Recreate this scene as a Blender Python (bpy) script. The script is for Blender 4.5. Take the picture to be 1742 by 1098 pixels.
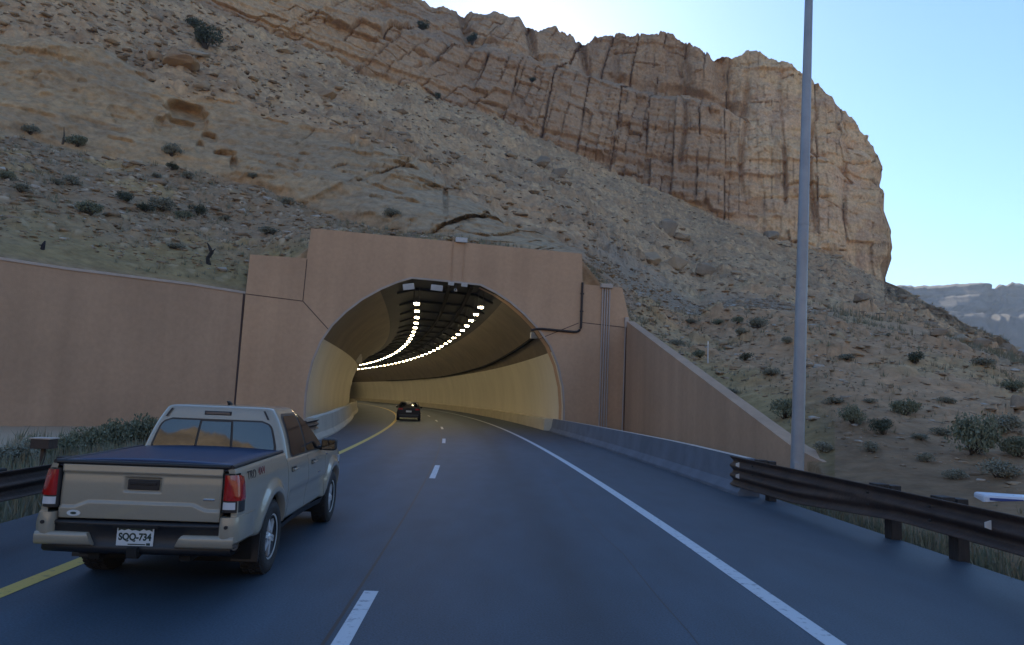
import bpy, bmesh, math, random
import numpy as np
from mathutils import Vector, Matrix
from mathutils.geometry import tessellate_polygon
R_ = math.radians
for o in list(bpy.data.objects):
    bpy.data.objects.remove(o)
SC = bpy.context.scene
COL = SC.collection

# ------------------------------------------------------------------ camera, sky, sun, exposure
IW, IH, FPX = 1742.0, 1098.0, 1200.0
PITCH, ROLL, CAMH = 0.1095, 0.042, 1.85
_F = np.array([0, math.cos(PITCH), math.sin(PITCH)])
_R0 = np.array([1.0, 0, 0]); _U0 = np.cross(_R0, _F)
_R = math.cos(ROLL)*_R0 + math.sin(ROLL)*_U0
_U = -math.sin(ROLL)*_R0 + math.cos(ROLL)*_U0
cd = bpy.data.cameras.new('camera'); cam = bpy.data.objects.new('camera', cd); COL.objects.link(cam)
cd.sensor_width = 36.0; cd.lens = FPX/IW*36.0; cd.clip_start = 0.1; cd.clip_end = 20000
M = Matrix.Identity(4)
for i in range(3):
    M[i][0] = _R[i]; M[i][1] = _U[i]; M[i][2] = -_F[i]
M[2][3] = CAMH
cam.matrix_world = M
SC.camera = cam
SUN_EL, SUN_AZ = R_(26.3), R_(-0.9)          # azimuth measured from +Y towards +X
wd = bpy.data.worlds.new('World'); SC.world = wd; wd.use_nodes = True
nt = wd.node_tree
sky = nt.nodes.new('ShaderNodeTexSky'); sky.sky_type = 'NISHITA'; sky.sun_disc = False
sky.sun_elevation = SUN_EL; sky.sun_rotation = SUN_AZ
sky.altitude = 1400; sky.air_density = 1.4; sky.dust_density = 0.9; sky.ozone_density = 6.0
bg = nt.nodes['Background']; nt.links.new(sky.outputs[0], bg.inputs[0]); bg.inputs[1].default_value = 0.15
sl = bpy.data.lights.new('sun', 'SUN'); so = bpy.data.objects.new('sun', sl); COL.objects.link(so)
sl.energy = 5.0; sl.angle = R_(0.5); sl.color = (1.0, 0.90, 0.74)
sd = Vector((math.sin(SUN_AZ)*math.cos(SUN_EL), math.cos(SUN_AZ)*math.cos(SUN_EL), math.sin(SUN_EL)))
so.rotation_euler = sd.to_track_quat('Z', 'Y').to_euler(); so.location = (0, 40, 200)
vs = SC.view_settings; vs.view_transform = 'Standard'; vs.look = 'None'; vs.exposure = 0.70; vs.gamma = 1.0
SC.cycles.use_denoising = True
SC.cycles.max_bounces = 6; SC.cycles.diffuse_bounces = 4; SC.cycles.glossy_bounces = 3
SC.cycles.sample_clamp_indirect = 4.0

# ------------------------------------------------------------------ helpers
def ray(u, v):
    return _F + ((u-IW/2)/FPX)*_R - ((v-IH/2)/FPX)*_U
def on_z(u, v, z=0.0):
    r = ray(u, v); t = (z-CAMH)/r[2]
    return Vector((r[0]*t, r[1]*t, z))
def on_plane(u, v, A, B):
    r = ray(u, v); d = np.array(B)-np.array(A); n = np.array([d[1], -d[0], 0.0])
    c = np.array([0, 0, CAMH]); t = ((np.array(A)-c)@n)/(r@n); P = c+r*t
    return Vector(P)
def at_d(u, v, d):
    r = ray(u, v); t = d/math.hypot(r[0], r[1])
    return Vector((r[0]*t, r[1]*t, CAMH+r[2]*t))
def px_of(P):
    P = np.asarray(P, float)-np.array([0, 0, CAMH]); z = P@_F
    return IW/2+FPX*(P@_R)/z, IH/2-FPX*(P@_U)/z

class MB:
    """collects shapes; build() links them as one mesh object"""
    def __init__(s): s.v = []; s.f = []; s.m = []; s.s = []
    def add(s, vs, fs, mi=0, sm=False):
        b = len(s.v); s.v += [tuple(p) for p in vs]
        for f in fs: s.f.append([i+b for i in f]); s.m.append(mi); s.s.append(sm)
        return s
    def box(s, c, size, rz=0.0, mi=0, mat=None, bev=0.0):
        x, y, z = [q/2 for q in size]
        if bev:
            bm = bmesh.new(); bmesh.ops.create_cube(bm, size=1.0)
            for w in bm.verts: w.co = Vector((w.co.x*size[0], w.co.y*size[1], w.co.z*size[2]))
            bmesh.ops.bevel(bm, geom=bm.edges[:], offset=bev, segments=2, affect='EDGES', profile=0.5)
            vs = [w.co.copy() for w in bm.verts]; bm.verts.index_update()
            fs = [[w.index for w in f.verts] for f in bm.faces]; bm.free()
        else:
            vs = [Vector((a*x, b*y, c_*z)) for a in (-1, 1) for b in (-1, 1) for c_ in (-1, 1)]
            fs = [(0, 1, 3, 2), (4, 6, 7, 5), (0, 4, 5, 1), (2, 3, 7, 6), (0, 2, 6, 4), (1, 5, 7, 3)]
        T = mat if mat is not None else Matrix.Translation(c) @ Matrix.Rotation(rz, 4, 'Z')
        return s.add([T @ v for v in vs], fs, mi, False)
    def grid(s, rows, mi=0, sm=True, closed=False, flip=False):
        n = len(rows[0]); vs = [p for r in rows for p in r]; fs = []
        for i in range(len(rows)-1):
            for j in range(n if closed else n-1):
                k = (j+1) % n
                q = [i*n+j, i*n+k, (i+1)*n+k, (i+1)*n+j]
                fs.append(q[::-1] if flip else q)
        return s.add(vs, fs, mi, sm)
    def tube(s, pts, r, n=10, mi=0, caps=True, sm=True):
        pts = [Vector(p) for p in pts]; rows = []
        rr = r if isinstance(r, (list, tuple)) else [r]*len(pts)
        for i, p in enumerate(pts):
            t = (pts[min(i+1, len(pts)-1)]-pts[max(i-1, 0)]).normalized()
            a = Vector((0, 0, 1)) if abs(t.z) < .9 else Vector((1, 0, 0))
            x = t.cross(a).normalized(); y = t.cross(x)
            rows.append([p+(x*math.cos(2*math.pi*k/n)+y*math.sin(2*math.pi*k/n))*rr[i] for k in range(n)])
        s.grid(rows, mi, sm, closed=True)
        if caps:
            b = len(s.v)
            s.add(rows[0], [list(range(n))], mi); s.add(rows[-1], [list(range(n))[::-1]], mi)
        return s
    def lathe(s, prof, n=32, mat=None, mi=0, sm=True):
        """prof: (radius, y) pairs turned about the local Y axis"""
        T = mat or Matrix.Identity(4)
        rows = [[T @ Vector((r*math.cos(2*math.pi*k/n), y, r*math.sin(2*math.pi*k/n))) for k in range(n)] for r, y in prof]
        return s.grid(rows, mi, sm, closed=True)
    def prism(s, poly, h, mat, mi=0):
        """polygon (x,y) extruded by h along local z"""
        n = len(poly); T = mat
        tri = tessellate_polygon([[Vector((x, y, 0)) for x, y in poly]])
        vs = [T @ Vector((x, y, 0)) for x, y in poly]+[T @ Vector((x, y, h)) for x, y in poly]
        area = sum(poly[i][0]*poly[(i+1) % n][1]-poly[(i+1) % n][0]*poly[i][1] for i in range(n))
        fs = []
        for t in tri:
            a, b, c = t
            cr = (poly[b][0]-poly[a][0])*(poly[c][1]-poly[a][1])-(poly[b][1]-poly[a][1])*(poly[c][0]-poly[a][0])
            if cr < 0: a, b, c = c, b, a
            fs.append([a+n, b+n, c+n]); fs.append([c, b, a])
        for i in range(n):
            j = (i+1) % n
            q = [i, j, j+n, i+n]
            fs.append(q if area > 0 else q[::-1])
        return s.add(vs, fs, mi)
    def build(s, name, mats, parent=None):
        me = bpy.data.meshes.new(name); me.from_pydata(s.v, [], s.f)
        for m in (mats if isinstance(mats, (list, tuple)) else [mats]): me.materials.append(m)
        me.polygons.foreach_set('material_index', s.m); me.polygons.foreach_set('use_smooth', s.s)
        me.update()
        o = bpy.data.objects.new(name, me); COL.objects.link(o)
        if parent is not None: o.parent = parent
        return o
def weld(o, d=1e-4):
    bm = bmesh.new(); bm.from_mesh(o.data); bmesh.ops.remove_doubles(bm, verts=bm.verts[:], dist=d)
    bmesh.ops.recalc_face_normals(bm, faces=bm.faces[:]); bm.to_mesh(o.data); bm.free(); return o
def tag(o, label, cat, group=None, kind=None):
    o['label'] = label; o['category'] = cat
    if group: o['group'] = group
    if kind: o['kind'] = kind
    return o
def struct(o, label=None):
    o['kind'] = 'structure'
    if label: o['label'] = label
    return o
def thing(name, label, cat, loc=(0, 0, 0), rz=0.0, group=None, scale=1.0):
    o = bpy.data.objects.new(name, None); COL.objects.link(o)
    o.location = loc; o.rotation_euler = (0, 0, rz); o.scale = (scale,)*3; o.empty_display_size = .2
    return tag(o, label, cat, group)
def text(name, body, size, T, mat, parent, xs=1.0, ext=.002, bold=0.0):
    c = bpy.data.curves.new(name, 'FONT'); c.body = body; c.size = size; c.align_x = 'CENTER'; c.align_y = 'CENTER'; c.extrude = ext; c.offset = bold
    o = bpy.data.objects.new(name, c); COL.objects.link(o); bpy.context.view_layer.update()
    me = bpy.data.meshes.new_from_object(o.evaluated_get(bpy.context.evaluated_depsgraph_get())); bpy.data.objects.remove(o)
    me.materials.clear(); me.materials.append(mat); me.polygons.foreach_set('material_index', [0]*len(me.polygons))
    o = bpy.data.objects.new(name, me); COL.objects.link(o); o.parent = parent
    o.matrix_local = T @ Matrix.Diagonal((xs, 1, 1, 1)); return o

# ------------------------------------------------------------------ materials
def pm(name, c1, c2=None, scale=6.0, rough=.7, metal=0.0, bump=0.0, bscale=None, coat=0.0, ior=1.5, emit=0.0, spec=.5, detail=6, stretch=None, lo=.35, hi=.65):
    m = bpy.data.materials.new(name); m.use_nodes = True; n = m.node_tree.nodes; l = m.node_tree.links
    b = n['Principled BSDF']; b.inputs['Roughness'].default_value = rough; b.inputs['Metallic'].default_value = metal
    b.inputs['IOR'].default_value = ior; b.inputs['Coat Weight'].default_value = coat; b.inputs['Coat Roughness'].default_value = .06
    b.inputs['Specular IOR Level'].default_value = spec
    b.inputs['Base Color'].default_value = (*c1, 1)
    if emit: b.inputs['Emission Color'].default_value = (*c1, 1); b.inputs['Emission Strength'].default_value = emit
    tc = None
    if c2 is not None or bump:
        tc = n.new('ShaderNodeTexCoord'); mp = n.new('ShaderNodeMapping'); l.new(tc.outputs['Object'], mp.inputs[0])
        if stretch: mp.inputs['Scale'].default_value = stretch
    if c2 is not None:
        t = n.new('ShaderNodeTexNoise'); t.inputs['Scale'].default_value = scale; t.inputs['Detail'].default_value = detail; t.inputs['Roughness'].default_value = .6
        l.new(mp.outputs[0], t.inputs['Vector'])
        r = n.new('ShaderNodeValToRGB'); r.color_ramp.elements[0].position = lo; r.color_ramp.elements[1].position = hi
        r.color_ramp.elements[0].color = (*c1, 1); r.color_ramp.elements[1].color = (*c2, 1)
        l.new(t.outputs['Fac'], r.inputs[0]); l.new(r.outputs[0], b.inputs['Base Color'])
    if bump:
        t2 = n.new('ShaderNodeTexNoise'); t2.inputs['Scale'].default_value = bscale or scale*4; t2.inputs['Detail'].default_value = 5
        l.new(mp.outputs[0], t2.inputs['Vector']); bp = n.new('ShaderNodeBump'); bp.inputs['Strength'].default_value = bump
        bp.inputs['Distance'].default_value = .05; l.new(t2.outputs['Fac'], bp.inputs['Height']); l.new(bp.outputs[0], b.inputs['Normal'])
    return m
MAT = dict(
    asphalt=pm('asphalt', (.017, .029, .058), (.028, .042, .074), .35, .5, bump=.10, bscale=45, stretch=(1, .12, 1)),
    line_white=pm('white_paint', (.20, .23, .27), (.52, .56, .60), 11, .6, lo=.30, hi=.44, detail=9),
    line_yellow=pm('yellow_paint', (.26, .20, .08), (.60, .43, .10), 11, .6, lo=.30, hi=.44, detail=9),
    seam=pm('asphalt_seam', (.02, .02, .024), rough=.55),
    portal=pm('tan_concrete', (.44, .30, .19), (.40, .27, .175), .35, .85, bump=.12, bscale=30),
    wing=pm('tan_wall_concrete', (.37, .255, .18), (.34, .235, .165), .25, .85, bump=.15, bscale=30),
    joint=pm('dark_joint', (.07, .045, .04), rough=.9),
    coping=pm('pale_coping', (.5, .42, .36), (.42, .35, .3), 2, .8),
    concrete=pm('grey_concrete', (.15, .178, .222), (.112, .135, .172), 1.2, .85, bump=.2, bscale=25),
    panel=pm('cream_panel', (.71, .67, .56), (.61, .575, .48), .4, .55, stretch=(1, 1, .3)),
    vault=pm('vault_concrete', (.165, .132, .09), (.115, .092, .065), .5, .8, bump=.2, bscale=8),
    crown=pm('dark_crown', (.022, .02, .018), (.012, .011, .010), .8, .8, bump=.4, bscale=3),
    black=pm('black_rubber', (.012, .012, .013), rough=.6),
    darkpipe=pm('dark_conduit', (.03, .02, .017), rough=.6),
    palepipe=pm('pale_conduit', (.42, .37, .34), rough=.5),
    whitebox=pm('white_box', (.55, .55, .54), (.45, .45, .45), 5, .5),
    rust=pm('weathered_steel', (.070, .046, .036), (.040, .028, .024), 3, .62, bump=.2, bscale=20, spec=.4),
    timber=pm('dark_post', (.04, .033, .03), (.022, .02, .02), 8, .8, bump=.3, bscale=30, stretch=(1, 1, .2)),
    reflector=pm('reflector', (.75, .73, .68), rough=.35),
    pole=pm('galvanised', (.34, .36, .39), (.27, .29, .32), 1.5, .5, metal=.35),
)

def wallmat(name, c, seed):
    m = bpy.data.materials.new(name); m.use_nodes = True; n = m.node_tree.nodes; l = m.node_tree.links; b = n['Principled BSDF']; b.inputs['Roughness'].default_value = .85; b.inputs['Specular IOR Level'].default_value = .25
    tc = n.new('ShaderNodeTexCoord'); cur = None
    for sc, st, lo, hi in ((.16, (1, 1, 1), .90, 1.10), (.9, (1, 1, .06), .90, 1.06), (5, (1, 1, 1), .95, 1.05)):
        mp = n.new('ShaderNodeMapping'); mp.inputs['Scale'].default_value = st; mp.inputs['Location'].default_value = (seed, seed*2.1, 0); l.new(tc.outputs['Object'], mp.inputs[0])
        t = n.new('ShaderNodeTexNoise'); t.inputs['Scale'].default_value = sc; t.inputs['Detail'].default_value = 6; l.new(mp.outputs[0], t.inputs['Vector'])
        r = n.new('ShaderNodeMapRange'); r.inputs[1].default_value = .3; r.inputs[2].default_value = .7; r.inputs[3].default_value = lo; r.inputs[4].default_value = hi; l.new(t.outputs['Fac'], r.inputs[0])
        if cur is None: cur = r.outputs[0]
        else:
            mm = n.new('ShaderNodeMath'); mm.operation = 'MULTIPLY'; l.new(cur, mm.inputs[0]); l.new(r.outputs[0], mm.inputs[1]); cur = mm.outputs[0]
    mx = n.new('ShaderNodeMix'); mx.data_type = 'RGBA'; mx.blend_type = 'MULTIPLY'; mx.inputs['Factor'].default_value = 1; mx.inputs['A'].default_value = (*c, 1); l.new(cur, mx.inputs['B']); l.new(mx.outputs['Result'], b.inputs['Base Color'])
    t = n.new('ShaderNodeTexNoise'); t.inputs['Scale'].default_value = 22; t.inputs['Detail'].default_value = 5; l.new(tc.outputs['Object'], t.inputs['Vector']); bp = n.new('ShaderNodeBump'); bp.inputs['Strength'].default_value = .25; bp.inputs['Distance'].default_value = .03; l.new(t.outputs['Fac'], bp.inputs['Height']); l.new(bp.outputs[0], b.inputs['Normal'])
    return m
MAT['portal'] = wallmat('tan_concrete_wall', (.53, .345, .218), 1.3); MAT['wing'] = wallmat('tan_wing_concrete', (.45, .297, .194), 4.1)
# ------------------------------------------------------------------ road alignment
def cx(Y): return -(.0229*Y+.00105*Y*Y)-.0002*max(Y-45, 0)**2
def th(Y): return .0229+.0021*Y+.0004*max(Y-45, 0)
def rp(Y, o, z=0.0):
    t = th(Y); k = math.hypot(1, t)
    return Vector((cx(Y)+o/k, Y+o*t/k, z))
def frange(a, b, st):
    n = max(1, int(math.ceil((b-a)/st))); return [a+(b-a)*i/n for i in range(n+1)]
def strip(Ys, o0, o1, z):
    f0 = o0 if callable(o0) else (lambda y: o0); f1 = o1 if callable(o1) else (lambda y: o1)
    return [[rp(y, f0(y), z) for y in Ys], [rp(y, f1(y), z) for y in Ys]]
def sweep(Ys, prof, name, mats, parent=None, caps=True, sm=False):
    """prof(Y) -> list of (offset, z), swept along the road"""
    mb = MB(); rows = [[rp(y, o, z) for o, z in prof(y)] for y in Ys]
    mb.grid(rows, 0, sm, closed=True)
    if caps:
        n = len(rows[0]); mb.add(rows[0], [list(range(n))], 0); mb.add(rows[-1], [list(range(n))[::-1]], 0)
    return weld(mb.build(name, mats, parent))
def lerp(a, b, t): return a+(b-a)*t
def interp(x, xs, ys): return float(np.interp(x, xs, ys))

# ground sheet to the horizon (desert soil), road on it
g = MB()
gr = [-3200, -2200, -1200, -600, -300, -150, -80, -40, -20, 0, 20, 40, 80, 150, 300, 600, 1200, 2200, 3200]
g.grid([[Vector((x, y, -.32)) for x in gr] for y in gr], 0, True, flip=True)
SOIL = pm('desert_soil', (.42, .315, .21), (.35, .265, .175), .05, .95, bump=.3, bscale=6)
struct(g.build('ground', SOIL))
LEFT_EDGE = lambda y: interp(y, [-60, 8, 14, 30, 45], [-6.1, -6.1, -6.3, -7.6, -9.4])
Yr = frange(-70, 235, 1.5)
m = MB(); m.grid(strip(Yr, LEFT_EDGE, 6.35, -.004), 0, True)
for e in (LEFT_EDGE, lambda y: 6.35):
    m.grid([[rp(y, e(y), -.004) for y in Yr], [rp(y, e(y), -.35) for y in Yr]], 0, False)
def roadmat():
    mt = bpy.data.materials.new('road_asphalt'); mt.use_nodes = True; n = mt.node_tree.nodes; l = mt.node_tree.links; b = n['Principled BSDF']; b.inputs['Roughness'].default_value = .62
    tc = n.new('ShaderNodeTexCoord'); cur = None
    for sc, st_, lo, hi in ((55, (1, 1, 1), .62, 1.38), (2.2, (1, .35, 1), .86, 1.14), (.55, (1, .05, 1), .80, 1.20)):
        mp = n.new('ShaderNodeMapping'); mp.inputs['Scale'].default_value = st_; l.new(tc.outputs['Object'], mp.inputs[0]); t = n.new('ShaderNodeTexNoise'); t.inputs['Scale'].default_value = sc; t.inputs['Detail'].default_value = 6; l.new(mp.outputs[0], t.inputs['Vector'])
        r = n.new('ShaderNodeMapRange'); r.inputs[1].default_value = .3; r.inputs[2].default_value = .7; r.inputs[3].default_value = lo; r.inputs[4].default_value = hi; l.new(t.outputs['Fac'], r.inputs[0])
        if cur is None: cur = r.outputs[0]; fine = t
        else:
            mm = n.new('ShaderNodeMath'); mm.operation = 'MULTIPLY'; l.new(cur, mm.inputs[0]); l.new(r.outputs[0], mm.inputs[1]); cur = mm.outputs[0]
    at = n.new('ShaderNodeAttribute'); at.attribute_name = 'wear'; mm = n.new('ShaderNodeMath'); mm.operation = 'MULTIPLY'; l.new(cur, mm.inputs[0]); l.new(at.outputs['Fac'], mm.inputs[1])
    mx = n.new('ShaderNodeMix'); mx.data_type = 'RGBA'; mx.blend_type = 'MULTIPLY'; mx.inputs['Factor'].default_value = 1; mx.inputs['A'].default_value = (.031, .056, .084, 1); l.new(mm.outputs[0], mx.inputs['B']); l.new(mx.outputs['Result'], b.inputs['Base Color'])
    bp = n.new('ShaderNodeBump'); bp.inputs['Strength'].default_value = .35; bp.inputs['Distance'].default_value = .006; l.new(fine.outputs['Fac'], bp.inputs['Height']); l.new(bp.outputs[0], b.inputs['Normal']); return mt
OFS = [k*.25 for k in range(-18, 25)]
m.grid([[rp(y, o, 0) for o in [LEFT_EDGE(y)]+OFS+[6.35]] for y in Yr], 0, True, flip=False)
m.f = m.f[len(Yr)-1:]; m.s = m.s[len(Yr)-1:]; m.m = m.m[len(Yr)-1:]
ro = struct(m.build('road', roadmat()))
wa = ro.data.color_attributes.new('wear', 'FLOAT_COLOR', 'POINT'); nv = len(ro.data.vertices); wv = np.ones((nv, 4)); base_i = nv-len(Yr)*(len(OFS)+2)
for k, o in enumerate([-9]+OFS+[6.35]):
    tr = sum(math.exp(-((o-c_)/.38)**2) for c_ in (-3.45, -1.75, .1, 1.85)); oil = sum(math.exp(-((o-c_)/.30)**2) for c_ in (-2.6, .95))
    sh = .92 if (o > 3.0 or o < -4.3) else 1.0
    wv[base_i+k::len(OFS)+2, :3] = sh*(1+.16*tr-.20*oil)
wa.data.foreach_set('color', wv.astype(np.float32).ravel())
m = MB(); m.grid(strip(Yr, 2.79, 2.975, .004), 0, True); struct(m.build('road_edge_line', MAT['line_white']))
m = MB(); m.grid(strip(Yr, -4.23, -4.05, .004), 0, True); struct(m.build('road_median_line', MAT['line_yellow']))
for k in range(-3, 9):
    a = 16.45+12.6*(k); b = a+3.15
    if k == -1: a, b = 3.6, 6.95
    m = MB(); m.grid(strip(frange(a, b, .8), -1.08, -.945, .004), 0, True); struct(m.build('lane_dash', MAT['line_white']))
m = MB(); m.grid(strip(Yr, -1.155, -1.125, .001), 0, True); struct(m.build('road_joint', MAT['seam']))
m = MB(); m.grid(strip(frange(2, 40, 1.0), lambda y: 1.75+.03*math.sin(y*.9)+.02*math.sin(y*2.3), lambda y: 1.762+.03*math.sin(y*.9)+.02*math.sin(y*2.3), .001), 0, True); struct(m.build('road_crack', MAT['seam']))

# ------------------------------------------------------------------ tunnel portal
PA, PB = Vector((-11.7, 41.3, 0)), Vector((2.8, 44.2, 0))
PD = (PB-PA).normalized(); PN = Vector((PD.y, -PD.x, 0))           # PN points back towards the camera
PM = Matrix.Identity(4)
for i in range(3):
    PM[i][0] = PD[i]; PM[i][1] = (0, 0, 1)[i]; PM[i][2] = PN[i]; PM[i][3] = PA[i]
def pp(a, z, out=0.0): return PM @ Vector((a, z, out))
def p_uv(u, v, out=0.0):
    P = on_plane(u, v, PA+PN*out, PB+PN*out); return ((P-PA).dot(PD), P.z)
ARCH = [(0.0, -.35), (-.06, .5), (-.08, 1.6), (-.02, 2.5), (.18, 3.66), (.57, 4.82), (1.14, 5.79), (1.85, 6.62), (2.75, 7.43), (3.8, 8.13), (4.75, 8.62),
        (5.6, 8.95), (6.7, 8.93), (8.05, 8.90), (9.85, 8.84), (10.8, 8.44), (11.75, 7.9), (12.7, 7.18), (13.65, 6.28), (14.4, 5.32), (14.95, 4.13), (15.3, 2.79), (15.43, 1.6), (15.44, .6), (15.4, -.35)]
OUT = [(-3.92, -.35), (-3.88, 7.33), (-3.8, 9.66), (-.62, 9.68), (-.49, 11.52), (16.33, 11.38), (16.42, 9.40), (19.1, 9.36), (19.66, 7.2), (19.45, -.35)]
portal = thing('tunnel_portal', 'tan concrete tunnel portal wall with stepped top and one arched opening', 'tunnel portal', PA)
PI = Matrix.Translation(-PA)
m = MB(); poly = OUT + ARCH[::-1]
m.prism(poly, 1.1, PI @ PM @ Matrix.Translation((0, 0, -1.1)))
m.build('wall', MAT['portal'], portal)
def groove(pts, w=.045):
    m = MB()
    for (a0, z0), (a1, z1) in zip(pts[:-1], pts[1:]):
        d = Vector((a1-a0, z1-z0)); L = d.length; ang = math.atan2(d.y, d.x)
        m.box((0, 0, 0), (L+w*.5, w, .012), mat=PI @ PM @ Matrix.Translation(((a0+a1)/2, (z0+z1)/2, .004)) @ Matrix.Rotation(ang, 4, 'Z'))
    m.build('joint', MAT['joint'], portal)
groove([(-.60, 9.62), (-.66, 7.12)]); groove([(-3.86, 7.32), (-.66, 7.12)]); groove([(-.66, 7.12), (.95, 5.5)])
groove([p_uv(917, 577), p_uv(984, 550)]); groove([p_uv(990, 549), p_uv(1068, 558)])
# trim along the mouth of the arch
m = MB(); rows = []
for (a, z) in ARCH:
    c = Vector((7.68-a, 3.5-z)).normalized()
    rows.append([PI @ pp(a-c.x*.10, z-c.y*.10, .0), PI @ pp(a-c.x*.10, z-c.y*.10, .03), PI @ pp(a+c.x*.02, z+c.y*.02, .03), PI @ pp(a+c.x*.02, z+c.y*.02, -.1)])
m.grid(rows, 0, False); m.build('arch_trim', pm('arch_edge', (.45, .38, .33), (.36, .30, .26), 1, .8), portal)
def coping(pts, w, h, name, parent, out=.05, mat='coping'):
    m = MB(); rows = []
    for (P, N) in pts:
        rows.append([P+N*out+Vector((0, 0, .0)), P+N*out+Vector((0, 0, h)), P-N*w+Vector((0, 0, h)), P-N*w])
    m.grid(rows, 0, False, closed=True); n = 4; m.add(rows[0], [[0, 1, 2, 3]]); m.add(rows[-1], [[3, 2, 1, 0]])
    return weld(m.build(name, MAT[mat], parent))

# left wing wall (flares out to the left of the portal)
WL0, WL1 = pp(-3.92, 0, -.02), Vector((-23.5, 32.6, 0))
wd_ = (WL1-WL0).normalized(); WN = Vector((-wd_.y, wd_.x, 0))      # faces the road
if WN.y > 0: WN = -WN
wingl = thing('retaining_wall', 'long tan retaining wall flaring left of the portal, under the scree bank', 'wall', WL0)
LW = [0, 3, 6, 9, 12, 16, 22, 30]
def wl(t, z, out=0): return WL0+wd_*t+WN*out+Vector((0, 0, z))-WL0
m = MB(); top = lambda t: 7.33+.05*math.sin(t*.5)*(t > 0)
m.grid([[wl(t, -.35) for t in LW], [wl(t, top(t)) for t in LW], [wl(t, top(t), -.6) for t in LW], [wl(t, -.35, -.6) for t in LW]], 0, False)
weld(m.build('wall', MAT['wing'], wingl))
coping([(wl(t, top(t)), WN) for t in LW], .6, .13, 'coping', wingl)
m = MB(); m.box((0, 0, 0), (.09, .03, 7.6), mat=Matrix.Translation(wl(.06, 3.6, .02)) @ Matrix.Rotation(math.atan2(wd_.y, wd_.x), 4, 'Z')); m.build('joint', MAT['joint'], wingl)

# right wing wall, top edge falling towards the road
WR0, WR1 = pp(19.45, 0, -.02), Vector((8.05, 18.2, 0))
wrd = (WR1-WR0); LRW = wrd.length; wrd = wrd.normalized(); WRN = Vector((wrd.y, -wrd.x, 0))
if WRN.x > 0: WRN = -WRN
wingr = thing('retaining_wall', 'tan retaining wall with a sloping top falling away right of the portal', 'wall', WR0)
Tr = frange(0, LRW, 2.0)
ztr = lambda t: lerp(7.22, .62, min(1, t/(LRW-.8)))
def wr(t, z, out=0): return wrd*t+WRN*out+Vector((0, 0, z))
m = MB(); m.grid([[wr(t, -.35) for t in Tr], [wr(t, ztr(t)) for t in Tr], [wr(t, ztr(t), -.5) for t in Tr], [wr(t, -.35, -.5) for t in Tr]], 0, False)
n = len(Tr); m.add([wr(LRW, -.35), wr(LRW, .62), wr(LRW, .62, -.5), wr(LRW, -.35, -.5)], [[0, 1, 2, 3]])
weld(m.build('wall', MAT['wing'], wingr))
m = MB(); m.box((0, 0, 0), (.07, .03, 7.3), mat=Matrix.Translation(wr(.05, 3.6, .02)) @ Matrix.Rotation(math.atan2(wrd.y, wrd.x), 4, 'Z')); m.build('joint', MAT['joint'], wingr)

# ------------------------------------------------------------------ tunnel lining
lining = thing('tunnel_lining', 'curving tunnel bore with cream lower panels and dark ribbed vault', 'tunnel', pp(7.68, 0))
LO = lining.location.copy()
YT = [None]+frange(44.6, 230, 2.0)
def lsec(i, a, z):
    if YT[i] is None: return pp(a, z, -.02)-LO
    Y = YT[i]; b = max(0, 1-(Y-42.8)/30.0); s = th(Y)+b*(.2-th(42.8)); k = math.hypot(1, s)
    C = rp(Y, -1.27); return C+Vector((1/k, s/k, 0))*(a-7.68)+Vector((0, 0, z))-LO
def split(lo, hi, side):
    pts = [p for p in ARCH if (p[0] < 7.68) == (side < 0)]
    if side > 0: pts = pts[::-1]
    zs = [p[1] for p in pts]; aa = [p[0] for p in pts]
    zz = [z for z in zs if lo < z < hi]; zz = [lo]+zz+[hi]
    return [(interp(z, zs, aa), z) for z in zz]
ZS = 4.95
for side in (-1, 1):
    pr = split(-.34, ZS, side); m = MB()
    m.grid([[lsec(i, a-.03*side, z) for a, z in pr] for i in range(len(YT))], 0, True, flip=side < 0); m.build('wall_panel', MAT['panel'], lining)
    pr = split(ZS, 8.1, side); m = MB(); d = -.02*side
    m.grid([[lsec(i, a+d, z) for a, z in pr] for i in range(len(YT))], 0, True, flip=side < 0)
    m.build('vault', MAT['vault'], lining)
top_ = [(a, z) for a, z in ARCH if z > 8.05]
top_ = [(3.75, 8.1)]+[(a, z) for a, z in top_ if 3.8 < a < 11.3]+[(11.4, 8.1)]
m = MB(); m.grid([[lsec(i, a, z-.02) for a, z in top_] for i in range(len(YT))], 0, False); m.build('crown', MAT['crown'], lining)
for i in range(2, len(YT), 3):
    if YT[i] is None or YT[i] > 150: continue
    Y = YT[i]
    a0, a1 = 4.6, 11.0
    P = [lsec(i, a, z) for a, z in ((a0, 8.5), (5.7, 8.86), (9.8, 8.76), (a1, 8.28))]
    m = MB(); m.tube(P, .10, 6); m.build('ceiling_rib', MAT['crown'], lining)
DUCT = pm('duct', (.010, .009, .008), rough=.95, spec=.1)
for a in (7.9, 9.3):
    m = MB(); m.grid([[lsec(i, a-.12, 8.82) for i in range(len(YT))], [lsec(i, a-.12, 8.62) for i in range(len(YT))], [lsec(i, a+.12, 8.62) for i in range(len(YT))], [lsec(i, a+.12, 8.82) for i in range(len(YT))]], 0, False)
    m.build('cable_duct', DUCT, lining)
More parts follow.
